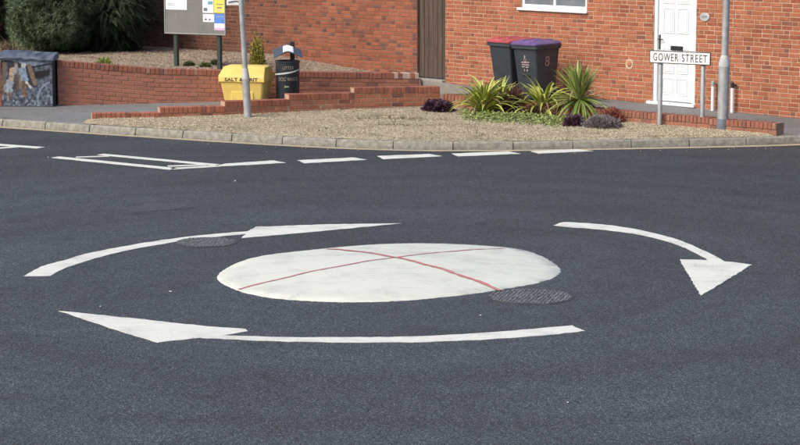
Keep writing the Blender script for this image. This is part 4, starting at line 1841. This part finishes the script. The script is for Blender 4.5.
def mural(u, v):
    """flat painted picture: u 0..1 across, v 0..1 upwards"""
    n1_ = mnoise.noise(Vector((u * 14, v * 14, 2)))
    n2_ = mnoise.noise(Vector((u * 19, v * 19, 5)))
    c = lerp((0.03, 0.037, 0.058), (0.15, 0.18, 0.235), min(1, max(0, .42 + n1_ * .9)))
    wave = .80 + .05 * math.sin(u * 7 + .6) - .12 * max(0, u - .6)
    if v > wave:                                  # rock roof
        c = lerp((0.09, 0.12, 0.18), (0.26, 0.31, 0.40), min(1, max(0, .5 + n1_ + (v - wave))))
    elif v > wave - .035:
        c = (0.015, 0.016, 0.022)
    elif .14 < u < .66 and v > .35:
        c = (0.035, 0.035, 0.045)
    # dark seam mouth at right
    if u > .66 and .50 + .25 * (u - .66) < v < wave - .10 - .1 * (u - .66) and u < .95:
        c = (0.012, 0.012, 0.016)
    # heap of coal at right
    if u > .42 and v < .18 + .62 * (u - .42) + .03 * n2_ and v < .60:
        k_ = .42 + n2_ * 1.0 + n1_ * .4
        c = lerp((0.035, 0.042, 0.065), (0.22, 0.26, 0.335), min(1, max(0, k_ * .8)))
    for (x0, y0, x1, y1, w, col) in ((.08, .78, .03, .20, .040, (.11, .085, .065)), (.56, .74, .66, .42, .040, (.155, .11, .08)),
                                     (.30, .78, .36, .35, .035, (.17, .12, .085))):
        if seg_d(u, v, x0, y0, x1, y1) < w:
            c = lerp(col, tuple(k_ * 1.6 for k_ in col), min(1, max(0, .4 + n2_)))
    # stooping figure, left figure, standing figure: pale blue clothes
    for (x0, y0, x1, y1, w, col) in ((.13, .30, .17, .42, .085, (.30, .35, .41)), (.22, .62, .20, .50, .05, (.46, .36, .28)), (.20, .62, .22, .68, .035, (.50, .33, .22)),
                                     (.30, .74, .27, .60, .03, (.34, .36, .38)), (.30, .55, .31, .28, .045, (.10, .08, .08)),
                                     (.42, .66, .46, .48, .070, (.24, .33, .44)), (.44, .42, .46, .20, .055, (.18, .12, .09)), (.44, .74, .45, .77, .045, (.45, .48, .50)),
                                     (.50, .44, .58, .35, .022, (.55, .50, .46)), (.16, .22, .18, .15, .035, (.17, .11, .09))):
        if seg_d(u, v, x0, y0, x1, y1) < w * (1 + n2_ * .35):
            c = lerp(tuple(k_ * .55 for k_ in col), tuple(min(1, k_ * 1.15) for k_ in col), min(1, max(0, .55 + n2_ * 1.1)))
    # hose curve in the coal
    d_ = abs(math.hypot(u - 1.05, v - .12) - .34)
    if d_ < .018 and u < .95 and v < .45:
        c = (0.22, 0.26, 0.33)
    if v < .2 and n2_ > .30:
        c = (0.24, 0.28, 0.34)
    return tuple(k_ * .8 for k_ in c)


b = MB()
K = 96
vs, cs = [], []
for i in range(K + 1):
    for j in range(K + 1):
        u, v = i / K, j / K
        vs.append((-cwid / 2 + cwid * u, -.001, .01 + (chgt - .08) * v))
        cs.append(mural(u, v * .88))
b.v, b.c = vs, cs
b.f = [(i * (K + 1) + j, (i + 1) * (K + 1) + j, (i + 1) * (K + 1) + j + 1, i * (K + 1) + j + 1) for i in range(K) for j in range(K)]
b.mi = [0] * len(b.f)
b.build('mural_door', M['mural'], cab)
b = MB()
b.box(-cwid / 2, cwid / 2, .003, .42, -.02, chgt - .065, col=(.05, .055, .07))
b.build('case', M['mural'], cab)
b = MB()
vs, cs, fs = [], [], []
KX, prof = 40, [(-.035, -.075), (-.04, -.055), (-.03, -.045), (.10, .0), (.40, .03), (.45, .0), (.45, -.07)]
for i in range(KX + 1):
    u = i / KX
    for j, (y, z) in enumerate(prof):
        vs.append((-(cwid + .06) / 2 + (cwid + .06) * u, y, chgt + z * 1.2 + .016 * math.sin(u * 5 + .5) - .03 * max(0, u - .75)))
        k_ = .5 + mnoise.noise(Vector((u * 9, j * .8, 4))) * 1.1
        cs.append(lerp((.025, .032, .05), (.13, .155, .205), min(1, max(0, k_))))
m_ = len(prof)
fs = [(i * m_ + j, (i + 1) * m_ + j, (i + 1) * m_ + (j + 1) % m_, i * m_ + (j + 1) % m_) for i in range(KX) for j in range(m_)]
fs += [tuple(range(m_)), tuple(KX * m_ + j for j in reversed(range(m_)))]
b.v, b.c, b.f, b.mi = vs, cs, fs, [0] * len(fs)
b.build('roof', M['mural'], cab, recalc=True)

# ================================================================== PLANTS
def strap_leaf(length, width, arch, name, mats, stripe=True, segs=7, start=1.35):
    """ribbon that rises and arches over; local +x outwards, base at origin"""
    b = MB()
    x = z = 0.0
    ang = start
    pts = []
    for i in range(segs + 1):
        t = i / segs
        pts.append((x, z, ang, t))
        st = length / segs
        x += math.cos(ang) * st
        z += math.sin(ang) * st
        ang -= arch / segs * (0.5 + t)
    vs, fs, mi = [], [], []
    for (x, z, a, t) in pts:
        w = width / 2 * min(1, .55 + 1.6 * t) * (1 - t ** 2.6) + 0.0012
        fold = w * 0.55 * (1 - .5 * t)
        nx_, nz_ = -math.sin(a), math.cos(a)
        for yy, hh in ((-1, 1), (-.55, .5), (0, 0), (.55, .5), (1, 1)):
            vs.append((x + nx_ * fold * hh, yy * w, z + nz_ * fold * hh))
    for i in range(segs):
        for j in range(4):
            fs.append((i * 5 + j, i * 5 + j + 1, (i + 1) * 5 + j + 1, (i + 1) * 5 + j))
            mi.append(1 if (stripe and j in (0, 3)) else 0)
    b.v, b.f, b.mi = vs, fs, mi
    return b.mesh(name, mats, True)


def strap_plant(name, loc, label, leaves, count, tilt, mats_seed, height=0.0, group=None, cat='plant', top_bias=1.0):
    rng = random.Random(mats_seed)
    t = thing(name, loc, label, cat, 0, group)
    if height:
        b = MB()
        b.tube([(0, 0, -.1), (.01, 0, height * .6), (0, 0, height + .05)], [.045, .04, .05], 10)
        b.build('stem', M['bark'], t, recalc=True)
    for i in range(count):
        k_ = i / count
        o = link('leaf', dead if i % 13 == 5 else leaves[rng.randrange(len(leaves))], t)
        az = i * 2.39996 + rng.uniform(-.3, .3)
        tl = (tilt[0] + (tilt[1] - tilt[0]) * (k_ ** top_bias)) + rng.uniform(-.10, .10)
        if height:            # an upright tuft above a skirt of drooping leaves
            tl = rng.uniform(-.12, .62) if k_ < .5 else rng.uniform(1.15, 2.15)
        s_ = rng.uniform(.78, 1.1)
        o.rotation_euler = (rng.uniform(-.15, .15), tl, az)
        o.scale = (s_, s_ * rng.uniform(.8, 1.2), s_)
        r_ = rng.uniform(0, .05)
        o.location = (math.cos(az) * r_, math.sin(az) * r_, height)
    return t


ph = [strap_leaf(rl, .072, ar, 'strap_leaf', [M['leaf_green'], M['leaf_yellow']]) for rl, ar in ((.78, 1.4), (.75, 1.9), (.68, 1.0), (.84, 2.2), (.66, 1.8), (.60, .6))]
cd = [strap_leaf(rl, .054, ar, 'narrow_leaf', [M['cord_green'], M['cord_yellow']], True, 6, 1.5) for rl, ar in ((.64, .35), (.68, .6), (.60, .25), (.68, .9))]
M['leaf_dead'] = leaf_mat('withered_leaf', (0.20, 0.13, 0.06), (0.36, 0.27, 0.14))
dead = strap_leaf(.66, .035, 2.6, 'withered_leaf', [M['leaf_dead'], M['leaf_dead']], False)
PG = 'strap leaved plants in front of the wheelie bins'


def ground_pt(px, py, dz=0.02):
    p = gpp(px, py)
    p.z += dz
    return p


strap_plant('variegated_flax_plant', ground_pt(484, 114.5), 'broad clump of yellow green strap leaves below the red lidded bin', ph, 115, (-.2, .9), 3, group=PG)
strap_plant('variegated_flax_plant', ground_pt(501, 112), 'small upright tuft of yellow green leaves right of the broad clump', ph[2:], 44, (-.25, .5), 11, group=PG)
strap_plant('variegated_flax_plant', ground_pt(543, 115.5), 'loose clump of arching yellow green leaves below the purple lidded bin', ph, 84, (-.2, .95), 5, group=PG)
cord = strap_plant('cordyline', ground_pt(579, 119), 'spiky green cordyline rosette right of the wheelie bins', cd, 150, (-.15, 2.3), 8, height=.30, top_bias=1.0)

# ---- small leafy shrubs, each one crown of small leaves on twigs


def shrub(name, loc, label, rx, rz, n, cols, leaf=(.03, .012), group=None, cat='shrub', upright=.3, seed=1, stalk=True):
    rng = random.Random(seed)
    t = thing(name, loc, label, cat, 0, group)
    b = MB()
    for _ in range(n):
        while True:
            p = Vector((rng.uniform(-1, 1), rng.uniform(-1, 1), rng.uniform(0, 1)))
            if .25 < p.length < 1:
                break
        k_ = 1 + .3 * mnoise.noise(p * 2.2 + Vector((seed, 0, 0)))
        c0 = Vector((p.x * rx * k_, p.y * rx * k_, p.z * rz * k_))
        d = (p + Vector((0, 0, upright)) + Vector((rng.gauss(0, .4), rng.gauss(0, .4), rng.gauss(0, .4)))).normalized()
        sd = d.cross(Vector((rng.gauss(0, 1), rng.gauss(0, 1), rng.gauss(0, 1)))).normalized()
        l_, w_ = leaf[0] * rng.uniform(.7, 1.3), leaf[1] * rng.uniform(.7, 1.3)
        c = lerp(cols[0], cols[1], rng.random() * .7 + .3 * p.length * rng.random())
        b.add([c0 - sd * w_ * .3, c0 + d * l_ * .5 - sd * w_, c0 + d * l_, c0 + d * l_ * .5 + sd * w_], [(0, 1, 2), (0, 2, 3)], c)
    b.build('foliage', M['foliage'], t)
    if stalk:
        b = MB()
        for i in range(7):
            a = i * .9
            b.tube([(0, 0, -.03), (math.cos(a) * rx * .3, math.sin(a) * rx * .3, rz * .35), (math.cos(a) * rx * .6, math.sin(a) * rx * .6, rz * .65)], [.008, .006, .003], 5)
        b.build('twigs', M['bark'], t)
    return t


PUR = ((.035, .018, .032), (.11, .05, .085))
shrub('dark_purple_shrub', ground_pt(438, 112.5), 'low dark purple leaved plant at the corner of the low wall', .27, .17, 1500, PUR, (.05, .026), seed=2)
shrub('dark_purple_shrub', ground_pt(574, 127.5), 'small dark purple plant at the foot of the cordyline', .17, .17, 700, PUR, (.045, .022), seed=3)
shrub('lavender_shrub', ground_pt(602, 128.8), 'grey mauve rounded low shrub left of the street name sign', .30, .17, 3600, ((.10, .085, .085), (.27, .24, .24)), (.05, .006), seed=4, upright=.6)
shrub('red_leaved_shrub', ground_pt(612, 123.5), 'small reddish brown shrub behind the grey mauve one', .20, .22, 900, ((.13, .035, .025), (.30, .09, .06)), (.04, .014), seed=5)
shrub('bronze_grass_tuft', ground_pt(515, 114), 'dark bronze brown tuft between the two yellow green clumps', .17, .36, 700, ((.05, .022, .018), (.16, .07, .05)), (.16, .006), seed=6, upright=1.2)
shrub('bronze_grass_tuft', ground_pt(534, 117), 'low brown dead foliage at the foot of the loose green clump', .22, .14, 600, ((.07, .04, .03), (.2, .12, .08)), (.10, .006), seed=16, upright=.4)

# ground cover: a carpet nobody could count
gcv = MB()
for _ in range(5200):
    px = random.uniform(462, 572)
    t = (px - 462) / 110
    mid = 117.0 + 6.5 * t
    py = random.gauss(mid, 2.8)
    if abs(py - mid) > 5.6 or (px < 470 and random.random() < .5):
        continue
    p = ground_pt(px, py, .02)
    h = .085 * max(.2, 1 - abs(py - mid) / 6.0) * random.uniform(.2, 1) * (1 + .5 * mnoise.noise(p * 3))
    p.z += h
    d = Vector((random.gauss(0, 1), random.gauss(0, 1), random.uniform(-.2, .5))).normalized()
    sd = d.cross(Vector((0, 0, 1)) + Vector((random.gauss(0, .4), random.gauss(0, .4), 0))).normalized()
    l_, w_ = random.uniform(.03, .06), random.uniform(.010, .018)
    c = lerp((.14, .19, .05), (.36, .41, .15), random.random())
    gcv.add([p - sd * w_ * .3, p + d * l_ * .5 - sd * w_, p + d * l_, p + d * l_ * .5 + sd * w_], [(0, 1, 2), (0, 2, 3)], c)
tag(gcv.build('ground_cover', M['foliage']), 'pale green ground cover in front of the strap leaved plants', 'ground cover', kind='stuff')

# brown dead blades and moss in drifts over the gravel strip
dm_ = MB()
for _ in range(2600):
    if random.random() < .55:
        px, py = random.gauss(395, 26), random.gauss(121.5, 3.2)
    else:
        px, py = random.uniform(200, 700), random.uniform(112, 137)
    p = gpp(px, py)
    if not (X0 + .2 < p.x < X1 - .2 and kerb_back_y(p.x) + .1 < p.y < wall_y(p.x) - .05):
        continue
    if mnoise.noise(Vector((p.x * 1.2, p.y * 3.0, 5))) < .05:
        continue
    p.z = gravel_z(p.x, p.y) + .006
    d = Vector((random.gauss(0, 1), random.gauss(0, .5), random.uniform(0, .5))).normalized()
    sd = d.cross(Vector((0, 0, 1))).normalized() * random.uniform(.004, .010)
    dm_.add([p - sd, p + sd, p + d * random.uniform(.03, .09)], [(0, 1, 2)], lerp((.07, .065, .03), (.24, .19, .10), random.random()))
tag(dm_.build('moss_and_dead_grass', M['attr']), 'thin brown moss and dead grass in drifts over the gravel strip', 'dead grass', kind='stuff')

# gold upright shrub and weeds in the raised bed
gsx = at_y(257.5, 62, 42.0)
shrub('golden_conifer', Vector((gsx.x, 42.0, bed_z(gsx.x, 42.0))), 'small upright yellow green shrub above the grit bin', .15, .66, 1500, ((.09, .09, .015), (.42, .36, .07)), (.05, .014), seed=9, upright=1.0)
WG = 'small weeds in the raised bed'
for i, (px, yy, r_, lab) in enumerate(((104, 42.2, .17, 'bright green weed in the bed left of the notice board'), (205, 42.6, .10, 'low weed between the notice board posts'),
                                     (189, 42.8, .09, 'small weed right of the left notice board post'), (386, 41.2, .13, 'yellow green weed near the right end of the raised bed'),
                                     (216, 43.0, .10, 'weed beside the right notice board post'))):
    q = at_y(px, 60, yy)
    cl = ((.10, .14, .03), (.34, .40, .08)) if i in (0, 3) else ((.05, .08, .025), (.16, .19, .06))
    shrub('weed', Vector((q.x, yy, bed_z(q.x, yy) - .01)), lab, r_, r_ * .75, 260, cl, (.05, .014), group=WG, cat='weed', seed=20 + i, stalk=False)

# dry straw heap above the cabinet
q = at_y(4, 45, 43.6)
hp = MB()
rng = random.Random(5)
for _ in range(1500):
    a, rr_ = rng.uniform(0, 6.28), rng.random() ** .6
    x, y = math.cos(a) * rr_ * .75, math.sin(a) * rr_ * .5
    z = .42 * (1 - rr_ ** 2) * rng.uniform(.5, 1)
    d = Vector((rng.gauss(0, 1), rng.gauss(0, .6), rng.gauss(0, .35))).normalized()
    sd = d.cross(Vector((0, 0, 1))).normalized() * .006
    p = Vector((x, y, z))
    l_ = rng.uniform(.1, .28)
    hp.add([p - sd, p + sd, p + d * l_], [(0, 1, 2)], lerp((.09, .06, .035), (.34, .26, .16), rng.random()))
ho = hp.build('dry_straw_heap', M['attr'])
ho.location = (q.x, 43.6, bed_z(q.x, 43.6) - .03)
tag(ho, 'heap of dry brown straw in the bed above the painted cabinet', 'straw heap', kind='stuff')


# ---- conifers
def conifer(name, loc, label, rad, height, n, cols, kind, seed, trunk_r=.11, low=0.04):
    rng = random.Random(seed)
    t = thing(name, loc, label, 'tree', 0, 'conifers at the left end of the raised bed')
    b = MB()
    b.tube([(0, 0, -.15), (.03, 0, height * .4), (0, .03, height * .95)], [trunk_r, trunk_r * .7, .02], 10)
    tr = b.build('trunk', M['bark'], t, recalc=True)
    crown = MB()
    limbs = MB()
    for i in range(n):
        z = low + (height - low) * rng.random() ** 1.15
        k_ = z / height
        prof = (min(1.0, .55 + 2.2 * k_) if k_ < .2 else 1.0) * (1 - max(0, k_ - .2) ** 1.6 * .95)
        a = rng.uniform(0, 2 * math.pi)
        lump = 1 + .35 * mnoise.noise(Vector((math.cos(a) * 1.6, math.sin(a) * 1.6, z * 1.9 + seed)))
        rr_ = rad * prof * lump * (1 - .62 * rng.random() ** 1.8)
        c0 = Vector((math.cos(a) * rr_, math.sin(a) * rr_, max(z, .03)))
        out = Vector((math.cos(a), math.sin(a), 0))
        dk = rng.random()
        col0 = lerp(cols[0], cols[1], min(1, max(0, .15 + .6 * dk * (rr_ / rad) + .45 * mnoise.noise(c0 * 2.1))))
        if kind == 'spray':
            d = (out + Vector((rng.gauss(0, .3), rng.gauss(0, .3), rng.uniform(-.75, .05)))).normalized()
            ln = rng.uniform(.16, .30)
            up = Vector((0, 0, 1)) + out * .4
            sd = d.cross(up).normalized()
            for m in range(8):
                s_ = m / 8 * ln
                for sgn in (-1, 1):
                    l2 = (.085 - .06 * m / 8) * rng.uniform(.7, 1.2)
                    p0 = c0 + d * s_ + Vector((0, 0, -.25 * s_ * s_ / ln))
                    tip = p0 + (d * .8 + sd * sgn).normalized() * l2 + Vector((0, 0, -.015))
                    wv = d * .011
                    kk = rng.uniform(.75, 1.2)
                    crown.add([p0 - wv, p0 + wv, tip], [(0, 1, 2)], tuple(v * kk for v in col0))
        else:
            ax = (out * .8 + Vector((rng.gauss(0, .3), rng.gauss(0, .3), rng.uniform(-.1, .8)))).normalized()
            for m in range(22):
                d = (ax * rng.uniform(.1, 1.2) + Vector((rng.gauss(0, .7), rng.gauss(0, .7), rng.gauss(0, .7)))).normalized()
                l2 = rng.uniform(.07, .12)
                sd = d.cross(Vector((rng.gauss(0, 1), rng.gauss(0, 1), 1))).normalized() * .0065
                kk = rng.uniform(.75, 1.25)
                p0 = c0 + ax * rng.uniform(-.04, .05)
                crown.add([p0 - sd, p0 + sd, p0 + d * l2], [(0, 1, 2)], tuple(v * kk for v in col0))
        if i % 22 == 0:
            limbs.tube([(0, 0, max(.1, z - rr_ * .15)), tuple(c0 * .5 + Vector((0, 0, z * .5))), tuple(c0)], [.03, .018, .006], 5)
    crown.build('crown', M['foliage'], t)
    limbs.build('branches', M['bark'], t)
    return t


def bed_loc(px, y):
    q = at_y(px, 47, y)
    return Vector((q.x, y, bed_z(q.x, y)))


DK = ((.015, .023, .012), (.075, .105, .055))
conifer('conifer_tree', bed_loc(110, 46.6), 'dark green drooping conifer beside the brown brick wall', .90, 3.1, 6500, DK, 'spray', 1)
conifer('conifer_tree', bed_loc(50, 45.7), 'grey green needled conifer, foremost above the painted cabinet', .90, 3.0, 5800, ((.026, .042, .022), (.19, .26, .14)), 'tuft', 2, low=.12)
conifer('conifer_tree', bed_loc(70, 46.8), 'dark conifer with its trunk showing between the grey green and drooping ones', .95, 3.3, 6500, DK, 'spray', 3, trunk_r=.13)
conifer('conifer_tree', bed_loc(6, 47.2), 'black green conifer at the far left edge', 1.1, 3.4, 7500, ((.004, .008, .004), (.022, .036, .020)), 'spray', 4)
